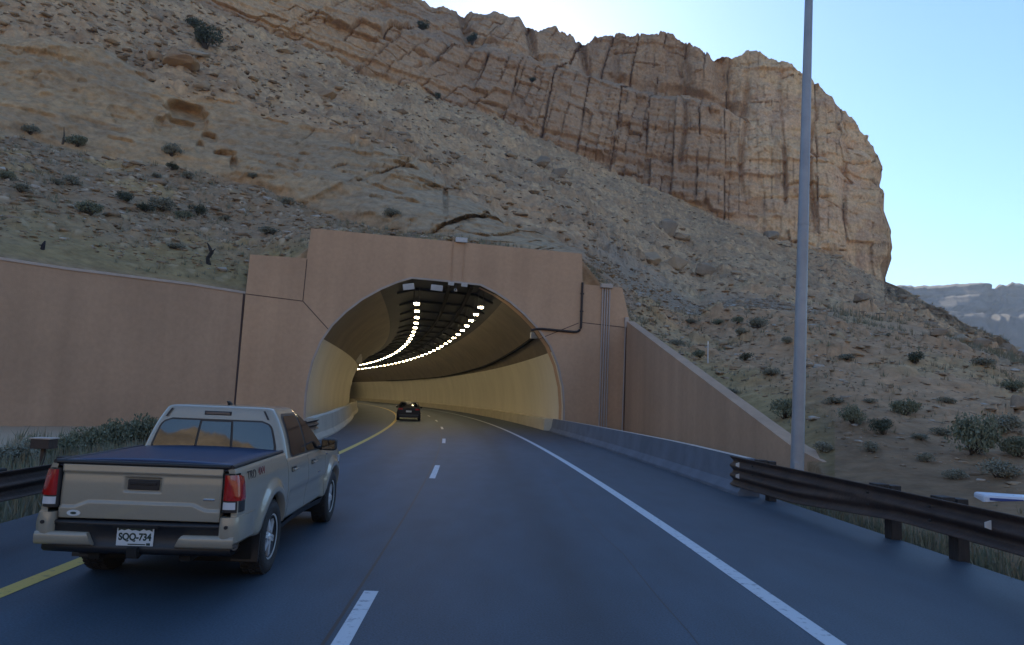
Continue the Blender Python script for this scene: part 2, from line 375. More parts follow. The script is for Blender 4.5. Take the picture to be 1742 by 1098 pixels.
# lamps: two rows hung under the crown
LAMP_ON = pm('lamp_glow', (1.0, .80, .46), emit=50.0)
LAMP_BODY = pm('lamp_body', (.10, .09, .08), rough=.5)
ORD = 'first second third fourth fifth sixth seventh eighth ninth tenth eleventh twelfth thirteenth fourteenth fifteenth sixteenth seventeenth eighteenth nineteenth twentieth twenty-first twenty-second twenty-third twenty-fourth twenty-fifth twenty-sixth twenty-seventh twenty-eighth twenty-ninth thirtieth thirty-first thirty-second thirty-third thirty-fourth thirty-fifth thirty-sixth'.split()
hm = MB().box((0, 0, .075), (.44, .62, .12), bev=.03); hm.tube([(-.15, 0, .15), (-.15, 0, 1.05)], .02, 6).tube([(.15, 0, .15), (.15, 0, 1.05)], .02, 6)
lm = MB().box((0, 0, -.02), (.31, .34, .10), bev=.03)
lamp_p = thing('tunnel_lamp', 'x', 'lamp', group='glowing lamps in the two tunnel ceiling rows')
hb = hm.build('housing', LAMP_BODY, lamp_p); db = lm.build('diffuser', LAMP_ON, lamp_p)
first = True
for row, o in (('left', -3.0), ('right', 1.12)):
    for k in range(36):
        Y = 45.2+4.05*k
        P = rp(Y, o, 7.75)
        if first: r = lamp_p; first = False
        else:
            r = lamp_p.copy(); COL.objects.link(r)
            for c_ in (hb, db):
                q = c_.copy(); COL.objects.link(q); q.parent = r
        r.location = P; r.rotation_euler = (0, 0, th(Y)); r['label'] = 'glowing tunnel lamp, %s from the portal in the %s ceiling row' % (ORD[k], row)
# cable tray on the right side wall
tray = thing('cable_tray', 'dark cable tray running along the right tunnel wall with a pale end box', 'cable tray', pp(14.3, 5.6))
T0 = tray.location.copy(); rs = []
for i in range(1, 60):
    z = interp(YT[i], [44, 75, 110, 170], [6.05, 5.4, 5.0, 5.0]); a = interp(z, [4.13, 5.32, 6.28], [14.95, 14.4, 13.65])-.05
    P = lsec(i, a, z)+LO-T0; rs.append([P+Vector((.05, 0, .07)), P+Vector((-.16, 0, .07)), P+Vector((-.16, 0, -.07)), P+Vector((.05, 0, -.07))])
m = MB(); m.grid(rs, 0, False, closed=True); m.build('tray', DUCT, tray)
m = MB(); m.box(rs[0][1]+Vector((0, .2, 0)), (.45, .35, .4), rz=.2, bev=.03); m.build('end_box', MAT['whitebox'], tray)
# small signs on the far left haunch
for k, (Y, z) in enumerate(((70, 5.3), (73.5, 5.25))):
    P = rp(Y, -8.0, z); t = thing('tunnel_sign', ['nearer', 'farther'][k]+' of two pale signal boxes high on the left tunnel wall', 'signal box', P, th(Y), 'signal boxes on the left tunnel wall')
    MB().box((0, 0, 0), (.5, .25, .75), bev=.03).build('case', MAT['whitebox'], t); MB().box((-.35, .1, 0), (.4, .08, .08)).build('bracket', MAT['black'], t)
# barriers
def jersey(face, s, h=.84, top=.17, back=None):
    """face: offset of the toe; s: direction of the back (+1 right, -1 left)"""
    return [(face, -.30), (face, .07), (face+s*.13, .26), (face+s*.20, h), (face+s*(.20+top), h), (face+s*(.28+top), .25), (face+s*(.28+top), -.30)]
def base_of(o): return o
tag(sweep(frange(45.2, 228, 2.5), lambda y: [(5.55, -.3), (5.58, .75), (6.05, .78), (6.2, .5), (6.2, -.3)], 'concrete_barrier', pm('barrier_in', (.58, .52, .39), (.48, .43, .32), .8, .75)), 'low cream concrete kerb wall along the right side inside the tunnel', 'barrier')
LF = lambda y: interp(y, [27, 33, 45, 62, 80], [-5.75, -5.95, -6.75, -7.75, -7.9])
tag(sweep(frange(27.5, 228, 2.0), lambda y: jersey(LF(y), -1, interp(y, [27, 30, 40], [.84, .9, 1.0]), .3), 'concrete_barrier', pm('barrier_left', (.44, .42, .35), (.36, .34, .29), .8, .75), sm=False), 'pale concrete barrier curving into the tunnel along its left wall', 'barrier')
m_bar = MAT['concrete']
b = sweep(frange(15.2, 43.6, 2.0), lambda y: jersey(5.62, 1, interp(y, [15, 20, 45], [.80, .84, .80]), .2), 'concrete_barrier', m_bar)
tag(b, 'grey concrete safety barrier between the road shoulder and the right retaining wall', 'barrier')
m = MB(); m.grid([[rp(y, 5.815, interp(y, [15, 20, 45], [.804, .844, .804])) for y in frange(15.3, 43.5, 2)], [rp(y, 6.02, interp(y, [15, 20, 45], [.804, .844, .804])) for y in frange(15.3, 43.5, 2)]], 0, False)
m.build('pale_top', MAT['coping'], b)  # paler strip laid along the barrier top

# ------------------------------------------------------------------ guardrails
def beam_prof(n, h):
    """corrugated beam section facing -x: (depth, z) with n lobes over height h"""
    pts = []
    per = h/n
    for i in range(n*10+1):
        z = i/(n*10)*h
        pts.append((-.045*math.cos(2*math.pi*z/per), z))
    return pts
REFL = MAT['reflector']
def guardrail(Ys, offs, side, zt, hgt, lobes, label, postY, reflY, name='guardrail'):
    root = thing(name, label, 'guardrail', rp(Ys[0], offs(Ys[0])))
    L0 = root.location.copy(); m = MB(); rows = []
    for y in Ys:
        pr = []
        lb = lobes(y); h = hgt(y); N = 30
        for i in range(N+1):
            t = i/N; d3 = -math.cos(2*math.pi*t*3); d2 = -math.cos(2*math.pi*t*2)
            w = lb; d = .042*(d3*w+d2*(1-w))
            pr.append((d, zt(y)-h+t*h))
        fr = [(offs(y)+side*(d), z) for d, z in pr]; bk = [(offs(y)+side*(d+.022), z) for d, z in pr[::-1]]
        rows.append([rp(y, o, z)-L0 for o, z in fr+bk])
    m.grid(rows, 0, True, closed=True); n = len(rows[0]); 
    for r in (rows[0], rows[-1]): m.add(r, [[i, i+1, n-2-i, n-1-i] for i in range(n//2-1)], 0)
    weld(m.build('beam', MAT['rust'], root))
    for y in postY:
        P = rp(y, offs(y)+side*.36)-L0; Q = rp(y, offs(y)+side*.15)-L0; a = th(y)
        m = MB(); m.box(P+Vector((0, 0, -.10)), (.16, .20, zt(y)*2+.20), rz=a, bev=.01); m.build('post', MAT['timber'], root)
        if y > 2 and side > 0:
            for zz in (.12, .30):
                Pb = rp(y, offs(y)-side*.052, zt(y)-zz)-L0; m = MB(); m.tube([Pb, Pb+Vector((side*.03, 0, 0))], .018, 8); m.build('bolt', MAT['timber'], root)
        m = MB(); m.box(Q+Vector((0, 0, zt(y)-.17)), (.20, .22, .38), rz=a, bev=.01); m.build('blockout', MAT['timber'], root)
    for y, z in reflY:
        P = rp(y, offs(y)-side*.045, z)-L0; a = th(y); m = MB()
        T = Matrix.Translation(P) @ Matrix.Rotation(a, 4, 'Z')
        m.add([T @ Vector(q) for q in ((0, 0, -.055), (-side*.075, 0, -.03), (-side*.075, 0, .03), (0, 0, .055), (0, .012, -.055), (-side*.075, .012, -.03), (-side*.075, .012, .03), (0, .012, .055))],
              [[0, 1, 2, 3], [7, 6, 5, 4], [0, 4, 5, 1], [1, 5, 6, 2], [2, 6, 7, 3]]); m.build('reflector', REFL, root)
    return root
OR = lambda y: interp(y, [-20, 8, 12, 15, 16], [6.05, 6.02, 5.9, 5.70, 5.68])
guardrail(frange(-12, 15.75, .35), OR, 1, lambda y: interp(y, [0, 12, 16.5], [.80, .80, .82]), lambda y: interp(y, [10, 13], [.43, .63]), lambda y: interp(y, [10, 13], [0, 1]),
          'rusty brown guardrail bolted to the end of the right concrete barrier', [-8.4, -6.5, -4.6, -2.7, -.8, 1.1, 3.0, 4.9, 6.8, 9.3, 10.7, 14.6],
          [(15.2, .66), (15.2, .42), (8.2, .63), (4.0, .63)])
OL = lambda y: interp(y, [-20, 6, 10, 20, 29], [-5.4, -5.45, -5.5, -5.65, -5.9])
guardrail(frange(-12, 28, .6), OL, -1, lambda y: .80, lambda y: .34, lambda y: 0, 'dark guardrail along the left road edge beside the tan pickup', [-8.6+1.9*k for k in range(19)], [])

# ------------------------------------------------------------------ light pole
pb = on_z(1354, 800, 0); dd = 17.3
pb = at_d(1354, 772, dd); pb.z = -.3
ptop = at_d(1377.5, -60, dd+.15)
pole = thing('light_pole', 'tall tapered grey steel light pole behind the right barrier', 'light pole', pb)
hgt = ptop-pb
m = MB(); m.tube([Vector((0, 0, 0))]+[hgt*(t/12) for t in range(1, 13)], [lerp(.150, .088, t/12) for t in range(13)], 20); m.build('shaft', MAT['pole'], pole)
m = MB(); m.box((0, 0, .36), (.5, .5, .05), bev=.01); m.tube([(0, 0, .3), (0, 0, .62)], [.20, .165], 16)
for a in range(4): m.tube([(.19*math.cos(a*1.57+.78), .19*math.sin(a*1.57+.78), .3), (.19*math.cos(a*1.57+.78), .19*math.sin(a*1.57+.78), .48)], .02, 6)
m.build('base_plate', MAT['pole'], pole)
m = MB(); m.box((-.05, -.155, .95), (.11, .03, .2), bev=.01); m.build('hand_hole_cover', MAT['pole'], pole)
m = MB(); m.tube([hgt*.5, hgt*.5+hgt.normalized()*.05], .126, 20); m.build('weld_band', MAT['pole'], pole)
m = MB(); m.tube([hgt, hgt+Vector((-.5, -.1, .6)), hgt+Vector((-1.6, -.1, .8))], .05, 8); m.build('arm', MAT['pole'], pole)
m = MB(); m.box(hgt+Vector((-1.95, -.1, .8)), (.75, .32, .16), bev=.05); m.build('luminaire', MAT['pole'], pole)

# ------------------------------------------------------------------ conduits and boxes on the portal
def ppx(u, v, out): a, z = p_uv(u, v, out); return pp(a, z, out)
def fillet(pts, r=.35, n=5):
    out = [pts[0]]
    for i in range(1, len(pts)-1):
        a, b, c = pts[i-1], pts[i], pts[i+1]; p = b+(a-b).normalized()*r; q = b+(c-b).normalized()*r
        out += [p.lerp(b, t/n).lerp(b.lerp(q, t/n), t/n) for t in range(n+1)]
    return out+[pts[-1]]
pts = [ppx(903, 562, .10), ppx(915, 559, .10), ppx(988, 566, .10), ppx(991, 481, .10)]
t = thing('conduit', 'dark bent conduit climbing from the right of the arch to the portal step', 'conduit', pts[1])
MB().tube([p-pts[1] for p in fillet(pts, .45)], .075, 10).build('pipe', MAT['darkpipe'], t)
m = MB()
for u, v in ((955, 563), (989.5, 530), (990.5, 500)): m.box(ppx(u, v, .05)-pts[1], (.22, .10, .09))
m.build('clamp', MAT['joint'], t)
c0 = ppx(1030, 490, .10); t = thing('conduit', 'bundle of four pale conduits below a grey box on the right portal block', 'conduit', c0)
a0, _ = p_uv(1031, 490); zt_ = p_uv(1031, 490)[1]
for k in range(4):
    a = a0-.24+.16*k; MB().tube([pp(a, zt_, .07)-c0, pp(a, 0.2, .07)-c0], .040, 8).build('pipe', MAT['palepipe'], t)
m = MB(); m.box((0, 0, 0), (.78, .26, .26), mat=Matrix.Translation(pp(a0, zt_+.1, .12)-c0) @ Matrix.Rotation(math.atan2(PD.y, PD.x), 4, 'Z'), bev=.02); m.build('junction_box', MAT['coping'], t)
c0 = ppx(1068, 556, .10); t = thing('conduit', 'single thin conduit below a narrow box at the right end of the portal', 'conduit', c0)
a0, z0 = p_uv(1067, 556); a0 = min(a0, 19.35)
MB().tube([pp(a0, z0, .07)-c0, pp(a0-.05, .2, .07)-c0], .04, 8).build('pipe', MAT['palepipe'], t)
m = MB(); m.box((0, 0, 0), (.24, .2, .66), mat=Matrix.Translation(pp(a0+.05, z0+.25, .11)-c0) @ Matrix.Rotation(math.atan2(PD.y, PD.x), 4, 'Z'), bev=.02); m.build('junction_box', MAT['coping'], t)
c0 = ppx(785, 404, .1); t = thing('conduit', 'pair of thin conduits dropping from a box on the portal top to the arch crown', 'conduit', c0)
for u0, u1 in ((771, 768), (792, 787)): MB().tube([ppx(u0, 408, .06)-c0, ppx(u1, 479, .06)-c0], .028, 6).build('pipe', MAT['portal'], t)
a0, z0 = p_uv(785, 404)
m = MB(); m.box((0, 0, 0), (.72, .3, .3), mat=Matrix.Translation(pp(a0, 11.56, .05)-c0) @ Matrix.Rotation(math.atan2(PD.y, PD.x), 4, 'Z'), bev=.02); m.build('junction_box', MAT['whitebox'], t)
for (u, v, w, h, rot, lab, nm) in ((695, 488, .68, .36, .18, 'pale flat lamp box tilted under the left end of the arch crown', 'lamp_box'), (743, 490, .72, .34, -.05, 'pale flat lamp box level under the middle of the arch crown', 'lamp_box'),
                               (767.5, 483, .36, .20, -.05, 'small white box at the foot of the left crown conduit', 'junction_box'), (790, 485, .38, .22, -.05, 'small white box at the foot of the right crown conduit', 'junction_box')):
    P = ppx(u, v, .12); t = thing(nm, lab, 'box', P, group='boxes under the arch crown')
    T = Matrix.Rotation(math.atan2(PD.y, PD.x), 4, 'Z') @ Matrix.Rotation(-rot, 4, 'Y') @ Matrix.Rotation(.25, 4, 'X')
    MB().box((0, 0, 0), (w, .14, h), mat=T, bev=.02).build('case', MAT['whitebox'], t)
    MB().box((0, 0, 0), (.06, .3, .06), mat=Matrix.Translation(PN*-.15)).build('bracket', MAT['black'], t)
P = ppx(775, 494, .15); t = thing('security_camera', 'small grey camera hanging between the two white crown boxes', 'camera', P)
MB().box((0, 0, 0), (.16, .34, .14), bev=.03).build('case', MAT['whitebox'], t); MB().tube([(0, .1, .05), (0, .1, .45)], .02, 6).build('bracket', MAT['black'], t); MB().tube([(0, -.17, 0), (0, -.2, 0)], .05, 10).build('lens', MAT['black'], t)

# ------------------------------------------------------------------ terrain
def _hash(ix, iy, iz, seed):
    h = (ix.astype(np.int64)*374761393+iy.astype(np.int64)*668265263+iz.astype(np.int64)*1103515245+seed*974634777) & 0xffffffff
    h = ((h ^ (h >> 13))*1274126177) & 0xffffffff
    h = ((h ^ (h >> 16))*2246822519) & 0xffffffff
    return ((h ^ (h >> 15)) & 0xffffff)/float(0xffffff)
def vnoise(x, y, z, seed=0):
    x0, y0, z0 = np.floor(x), np.floor(y), np.floor(z); fx, fy, fz = x-x0, y-y0, z-z0
    fx, fy, fz = [f*f*f*(f*(f*6-15)+10) for f in (fx, fy, fz)]
    r = 0
    for a in (0, 1):
        for b in (0, 1):
            for c in (0, 1):
                w = (fx if a else 1-fx)*(fy if b else 1-fy)*(fz if c else 1-fz)
                r = r+w*_hash(x0+a, y0+b, z0+c, seed)
    return r*2-1
def fbm(x, y, z, oct=4, seed=0, gain=.5):
    a, s, r = 1.0, 1.0, 0
    for i in range(oct):
        r = r+a*vnoise(x*s, y*s, z*s, seed+i*17); a *= gain; s *= 2.03
    return r
def worley(x, y, z, seed=0):
    """distance to nearest and second nearest cell point, and the nearest cell's random value"""
    x0, y0, z0 = np.floor(x), np.floor(y), np.floor(z)
    d1 = np.full(x.shape, 9.0); d2 = np.full(x.shape, 9.0); idv = np.zeros(x.shape)
    for a in (-1, 0, 1):
        for b in (-1, 0, 1):
            for c in (-1, 0, 1):
                i, j, k = x0+a, y0+b, z0+c
                px = i+.5+.42*(2*_hash(i, j, k, seed)-1); py = j+.5+.42*(2*_hash(i, j, k, seed+7)-1); pz = k+.5+.42*(2*_hash(i, j, k, seed+13)-1)
                d = np.sqrt((px-x)**2+(py-y)**2+(pz-z)**2); v = _hash(i, j, k, seed+29)
                nr = d < d1; d2 = np.where(nr, d1, np.minimum(d2, d)); idv = np.where(nr, v, idv); d1 = np.where(nr, d, d1)
    return d1, d2, idv
def sstep(a, b, x):
    t = np.clip((x-a)/(b-a), 0, 1); return t*t*(3-2*t)

US = np.concatenate([np.arange(-420, 0, 4.0), np.arange(0, 1742, 1.75), np.arange(1742, 2160, 4.0)])
NU = len(US)
def K(s):
    k = np.array([float(q) for q in s.replace(';', ',').split(',')]).reshape(-1, 3)
    return np.interp(US, k[:, 0], k[:, 1]), np.interp(US, k[:, 0], k[:, 2])
def wob(seed, amp, sc=40.0): return amp*fbm(US/sc, US*0+seed*3.3, US*0, 4, seed)
portal_d = np.interp(US, [410, 530, 780, 990, 1071], [44.2, 43.8, 43.8, 45.7, 46.6])
# wall-top line
L1v = np.interp(US, [-420, 0, 417, 424, 560, 570, 985, 1066, 1080, 1345, 1395, 1420, 1500, 1742, 2160], [392, 445, 502, 499, 397, 396, 437, 538, 556, 768, 800, 862, 915, 998, 1150])
L1d = np.interp(US, [-420, 0, 417, 424, 990, 1071, 1345, 1395, 1420, 1500, 1742, 2160], [40.6, 41.0, 44.2, 45.0, 46.9, 46.9, 22.6, 19.2, 16.2, 13.9, 11.2, 9.0])
L2 = K('-420,130,77;0,222,73;60,236,73;180,266,72;260,277,71;370,302,70;440,318,68;520,356,64;600,384,60;700,404,55;790,408,53;990,440,50;1072,500,56;1130,525,60;1190,544,64;1260,527,68;1340,531,68;1400,541,68;1560,571,66;1700,611,62;1742,623,60;2160,720,48')
L3 = K('-420,10,89;0,82,84;87,77,84;166,88,84;244,122,83;305,135,82;393,145,82;458,184,80;558,210,78;620,233,76;698,274,73;740,305,71;760,318,70;820,357,67;860,381,64;913,393,63;990,424,61;1072,470,74;1190,520,82;1260,507,87;1340,512,87;1400,524,86;1560,555,80;1742,611,74;2160,705,62')
L5 = K('-420,-340,124;0,-150,132;200,-70,137;345,0,142;440,45,144;540,95,147;620,130,152;700,152,157;740,170,162;820,190,172;957,257,186;1059,299,196;1166,344,206;1298,395,217;1418,430,226;1488,470,236;1504,480,236;1540,494,200;1600,531,160;1660,561,130;1742,605,100;2160,692,80')
L6 = K('-420,-390,128;0,-200,138;345,-60,147;540,20,155;700,62,166;796,80,180;915,109,192;1000,133,202;1089,161,209;1155,173,214;1238,187,218;1300,230,221;1418,290,230;1488,340,239;1500,400,240;1505,480,240;1540,493.6,202;1600,530.6,162;1660,560.6,132;1742,604.6,102;2160,691.5,82')
L7 = K('-420,-400,134;0,-210,144;345,-70,153;540,11,163;700,52,174;796,70,189;915,100,200;1000,124,211;1089,153,218;1155,166,222;1238,182,222;1300,224,223;1418,282,232;1488,330,240;1500,390,241;1505,479.5,241;1540,493.2,204;1600,530.2,164;1660,560.2,134;1742,604.2,104;2160,691,84')
L8 = K('-420,-430,142;0,-270,152;345,-130,162;540,-62,172;640,-30,182;700,-10,192;725,3,197;740,13,200;762,16,200;790,23,202;802,17,203;850,26,206;880,36,206;900,42,206;916,57,205;924,47,210;948,53,213;975,62,214;1000,71,212;1012,67,218;1048,62,220;1075,68,221;1100,66,222;1140,63,223;1165,71,223;1184,80,223;1215,93,222;1250,91,225;1272,83,227;1300,89,228;1340,109,230;1370,126,231;1395,146,233;1420,172,235;1445,197,238;1470,226,240;1485,247,242;1493,284,243;1500,330,244;1503,380,244;1506,479,243;1540,492.5,207;1600,529.5,168;1660,559.5,138;1742,603.5,108;2160,690,88')
L5 = (L5[0]+wob(5, 5, 60)*(US < 1480), L5[1])
L6 = (L6[0]+wob(6, 5, 40)*(US < 1480), L6[1]); L7 = (L7[0]+wob(6, 5, 40)*(US < 1480), L7[1]); L8 = (L8[0]+wob(8, 3.0, 12)*(US < 1490), L8[1])
L4 = ((L3[0]+L5[0])/2+2, (L3[1]*.52+L5[1]*.48))
RAY = _F[None, :]+((US-IW/2)/FPX)[:, None]*_R[None, :]
def lift(v, d):
    r = RAY-((v-IH/2)/FPX)[:, None]*_U[None, :]; t = d/np.hypot(r[:, 0], r[:, 1]); P = r*t[:, None]; P[:, 2] += CAMH; return P
P1 = lift(L1v, L1d); P0 = P1.copy(); P0[:, 2] = np.minimum(P1[:, 2]-.6, np.where((US < 1345) & (US > -420), P1[:, 2]-1.5, -.8))
ctrl = [P0, P1, lift(*L2), lift(*L3), lift(*L4), lift(*L5), lift(*L6), lift(*L7), lift(*L8)]
HD = RAY[:, :2]/np.linalg.norm(RAY[:, :2], axis=1)[:, None]
def back(P, d, dz): Q = P.copy(); Q[:, :2] += HD*d; Q[:, 2] += dz; return Q
ctrl += [back(ctrl[8], 12, .5), back(ctrl[8], 90, -4), back(ctrl[8], 260, -8), back(ctrl[8], 420, -150)]
SEG = [4, 100, 80, 105, 120, 100, 12, 84, 8, 16, 6, 3]
rows = [ctrl[0]]; zone = [0.0]
for s, n in enumerate(SEG):
    for i in range(1, n+1):
        t = i/n; rows.append(ctrl[s]*(1-t)+ctrl[s+1]*t); zone.append(s+t)
G = np.stack(rows); ZN = np.array(zone)[:, None]*np.ones((1, NU)); UU = np.ones((len(rows), 1))*US[None, :]
X, Y, Z = G[..., 0], G[..., 1], G[..., 2]
az = np.arctan2(X, Y); rad = np.hypot(X, Y)
zw = ZN+.12*fbm(X/6, Y/6, Z/6, 3, 31)                              # ragged zone borders
w_bank = sstep(.98, 1.10, ZN)*(1-sstep(1.92, 2.03, ZN)); w_bluff = sstep(1.95, 2.06, zw)*(1-sstep(2.9, 3.02, zw))*(1-sstep(930, 1010, UU))
w_tal = sstep(2.85, 3.05, zw)*(1-sstep(4.93, 5.02, zw)); w_cliff = sstep(4.95, 5.03, zw)*(1-sstep(7.98, 8.3, ZN))*(1-sstep(1497, 1504, UU))
w_right = sstep(980, 1060, UU)*sstep(1.0, 1.1, ZN)*(1-sstep(3.1, 3.4, ZN))
# --- cliff: blocky facets, vertical cracks, bedding ledges
along = X*.92-Y*.39
wx = fbm(X/14, Y/14, Z/30, 3, 3)*.5
def blocks(aw, zh, wa, wz, sd):
    a1 = along/aw+wa*1.5*vnoise(along/(3.0*aw), Z*0, Z*0+sd, sd)+.22*vnoise(Z/(2.6*zh), along/(6*aw), Z*0, sd+1); ia = np.floor(a1); fa = a1-ia
    z1 = Z/zh+_hash(ia, ia*0, ia*0, sd+2)*3+wz*vnoise(along/(1.6*aw), Z*0, Z/(3*zh), sd+3); iz = np.floor(z1); fz2 = z1-iz
    h = _hash(ia, iz, ia*0, sd+4); hv = _hash(ia, iz, ia*0+5, sd+5)
    ea = np.minimum(fa, 1-fa)*aw; ez = np.minimum(fz2, 1-fz2)*zh
    return h, hv, ea, ez, fz2
cid, hv1, ea1, ez1, fzb = blocks(7.5, 13.0, .7, .25, 5)
cid2, hv2, ea2, ez2, fzb2 = blocks(2.7, 3.6, .8, .3, 40)
crack = (1-sstep(.06, .32, ea1))*(hv1 > .22)*sstep(-.45, .15, vnoise(along/11, Z*0, Z/10, 61))+(1-sstep(.08, .3, ez1))*.6*(hv1 > .45); crack2 = ((1-sstep(.05, .20, ea2))+(1-sstep(.05, .2, ez2))*.8)*(hv2 > .55)
wx = fbm(X/14, Y/14, Z/30, 3, 3)*.5
bed = vnoise(Z*0+3.1, Z*0, Z/2.2+.2*fbm(along/20, Z*0, Z*0, 2, 4), 12)
bed2 = vnoise(Z*0+1.1, Z*0, Z/.7+.3*fbm(along/9, Z*0, Z*0, 3, 14), 13)
lowband = (1-sstep(6.0, 6.1, ZN))*(1-sstep(1180, 1300, UU))
lg = vnoise(along/40, Z*0, Z/5.5+.35*fbm(along/30, Z*0, Z*0, 3, 4), 15); ledge = sstep(.28, .34, lg)
dr = -(cid-.5)*3.0-(cid2-.5)*(.75+1.3*lowband)*(.35+1.0*(hv1 > .5))+2.1*crack+(.55+.4*lowband)*crack2-.5*(fzb-.5)-bed*(.25+.7*lowband)-bed2*(.10+.22*lowband)-1.0*ledge-1.6*fbm(along/16, Z/30, Z*0, 4, 21)-.75*fbm(X/2.5, Y/2.5, Z/3.5, 5, 22)
# gullies that part the rim into buttresses
for u0, wd0, dp in ((916, 9, 5), (1004, 8, 4), (1240, 16, 7), (1060, 6, 2), (802, 7, 3), (1178, 8, 2.5)):
    dr += dp*np.exp(-((UU-u0-12*(6.5-ZN))/wd0)**2)*sstep(6.3, 7.4, ZN)
for u0, wd0, dp in ((1160, 3.5, 2.2), (1265, 4.5, 2.5), (1383, 4, 2.5), (1440, 5, 2)):
    dr += dp*np.exp(-((UU-u0-6*np.sin(ZN*5+u0))/wd0)**2)*sstep(5.1, 5.5, ZN)*(1-sstep(7.2, 7.9, ZN))
edge = sstep(1400, 1498, UU)
dr += 3.2*sstep(6.98, 7.03, ZN)*(1-sstep(7.10, 7.22, ZN))*sstep(780, 830, UU)*(1-sstep(1230, 1300, UU))*(.6+.6*vnoise(along/6, Z*0, Z*0, 77))
dr *= 1-.4*edge
# --- bluff
bl = .16*fbm(X/.8, Y/.8, Z/.45, 3, 40)+.9*fbm(X/11, Y/11, Z/9, 4, 41)+.18*fbm(X/1.6, Y/1.6, Z/1.0, 3, 42)+.25*vnoise(Z*0, Z*0, Z/1.9+.25*fbm(X/9, Y/9, Z*0, 3, 44), 43)
dx = 1.0*fbm(X/5, Y/5, Z/3, 3, 45); led = 1-sstep(0, .05, np.abs(vnoise(X/8, Y/8, Z/2.0+dx*.2, 46)))
bl += .25*led*sstep(.55, .8, vnoise(X/7, Y/7, Z/5, 47)*.5+.5)
chip = worley(X/1.7, Y/1.7, Z/.9, 58); bl += .5*sstep(.1, .4, vnoise(X/6, Y/6, Z/4, 59))*(chip[2]-.5)
dipz = Z+.10*along; sl1 = dipz/2.7+.25*fbm(along/14, Z*0, Z*0, 3, 49); fs1 = sl1-np.floor(sl1); hs1 = vnoise(along/6, np.floor(sl1)*7.1, Z*0, 50); bl -= .55*(sstep(0, .06, fs1)*(1-fs1))*sstep(.22, .5, hs1)
bb = blocks(8.0, 5.0, .9, .4, 90); bb2 = blocks(3.0, 1.6, .9, .4, 95); rgt = sstep(380, 620, UU); bl += (bb[0]-.5)*(.5+1.0*rgt)*sstep(-.1, .3, vnoise(X/13, Y/13, Z/9, 97))+(bb2[0]-.5)*.5*rgt*(bb[1] > .5)+.5*rgt*(1-sstep(.05, .25, bb[2]))*(bb[1] > .6)
bl += .15*(np.floor(1.5*vnoise(along/9, Z*0, Z/22, 54)+.5))
# alcoves worn into the bluff: ellipse in elevation, roof sharp, floor gentle
ydeg = np.interp(ZN, [2, 3], [1, 0])
pu, pv = px_of(np.stack([X, Y, Z], -1)); qn = .16*fbm(X/2.2, Y/2.2, Z/1.2, 3, 48); layer = .22*(vnoise(X/30, Y/30, Z/.8, 57))
for a_u, a_v, ru, rv, dp, sl0 in ((318, 196, 40, 26, 2.6, .30), (300, 212, 44, 22, 1.4, .1), (356, 232, 16, 9, 1.6, .3), (384, 262, 20, 7, 1.8, .1), (398, 282, 8, 16, 1.4, 0), (188, 190, 13, 14, .4, -.5), (620, 262, 16, 22, .9, 0), (758, 345, 5, 40, 1.2, 0), (700, 345, 28, 4, .7, .2), (425, 166, 24, 4, 1.0, .3), (545, 215, 30, 4, 1.0, .3), (470, 206, 24, 4, .9, .25), (655, 322, 34, 4, .9, .3), (690, 284, 26, 4, 1.1, .3), (355, 145, 10, 3, .7, .2), (250, 130, 22, 4, 1.0, .3), (576, 225, 34, 4, 1.0, .35), (520, 262, 12, 3, .6, .1), (578, 284, 16, 3, .6, -.3), (340, 250, 7, 14, .9, 0), (600, 245, 4, 22, .8, 0), (640, 340, 12, 4, .6, .2), (205, 238, 26, 3, .7, .2), (140, 140, 10, 3, .5, .1), (840, 372, 20, 4, .9, .3), (740, 318, 22, 4, .9, .2), (880, 384, 14, 4, .8, .3)):
    du = pu-a_u; dv = pv-a_v-sl0*du
    q = np.sqrt((du/ru)**2+(dv/rv)**2)+qn+(layer if rv > 15 else 0)
    up = np.clip(dv/rv, -1, 1)
    bl += .85*dp*(1-sstep(.80, 1.0, q))*(.60-.40*up)
# --- talus and banks: heaped stones
t1, t2, tid = worley(X/2.1, Y/2.1, Z/2.4, 51); s1, s2, sid = worley(X/.9, Y/.9, Z/1.0, 52)
stones = sstep(.46, .34, t1)*(.35+1.1*tid)*(tid > .62)+sstep(.44, .32, s1)*(.2+.45*sid)*(sid > .5)+.25*np.maximum(0, .5-s1)
roll = fbm(X/9, Y/9, Z/9, 4, 61); ridge = np.abs(fbm(X/18, Y/18, Z/14, 3, 62))
ztal = stones*.42+.8*roll-.9*ridge+.35*fbm(X/1.2, Y/1.2, Z/1.2, 3, 63)
near = np.clip(rad/60, .25, 1)
zbank = near*(.55*fbm(X/6, Y/6, Z/6, 4, 71)+.25*stones)+.10*fbm(X/.9, Y/.9, Z/.9, 3, 72)*near
fade1 = sstep(1.0, 1.25, ZN)
dz = w_tal*ztal+w_bank*fade1*zbank*(1+.35*w_right)+.3*w_cliff*0
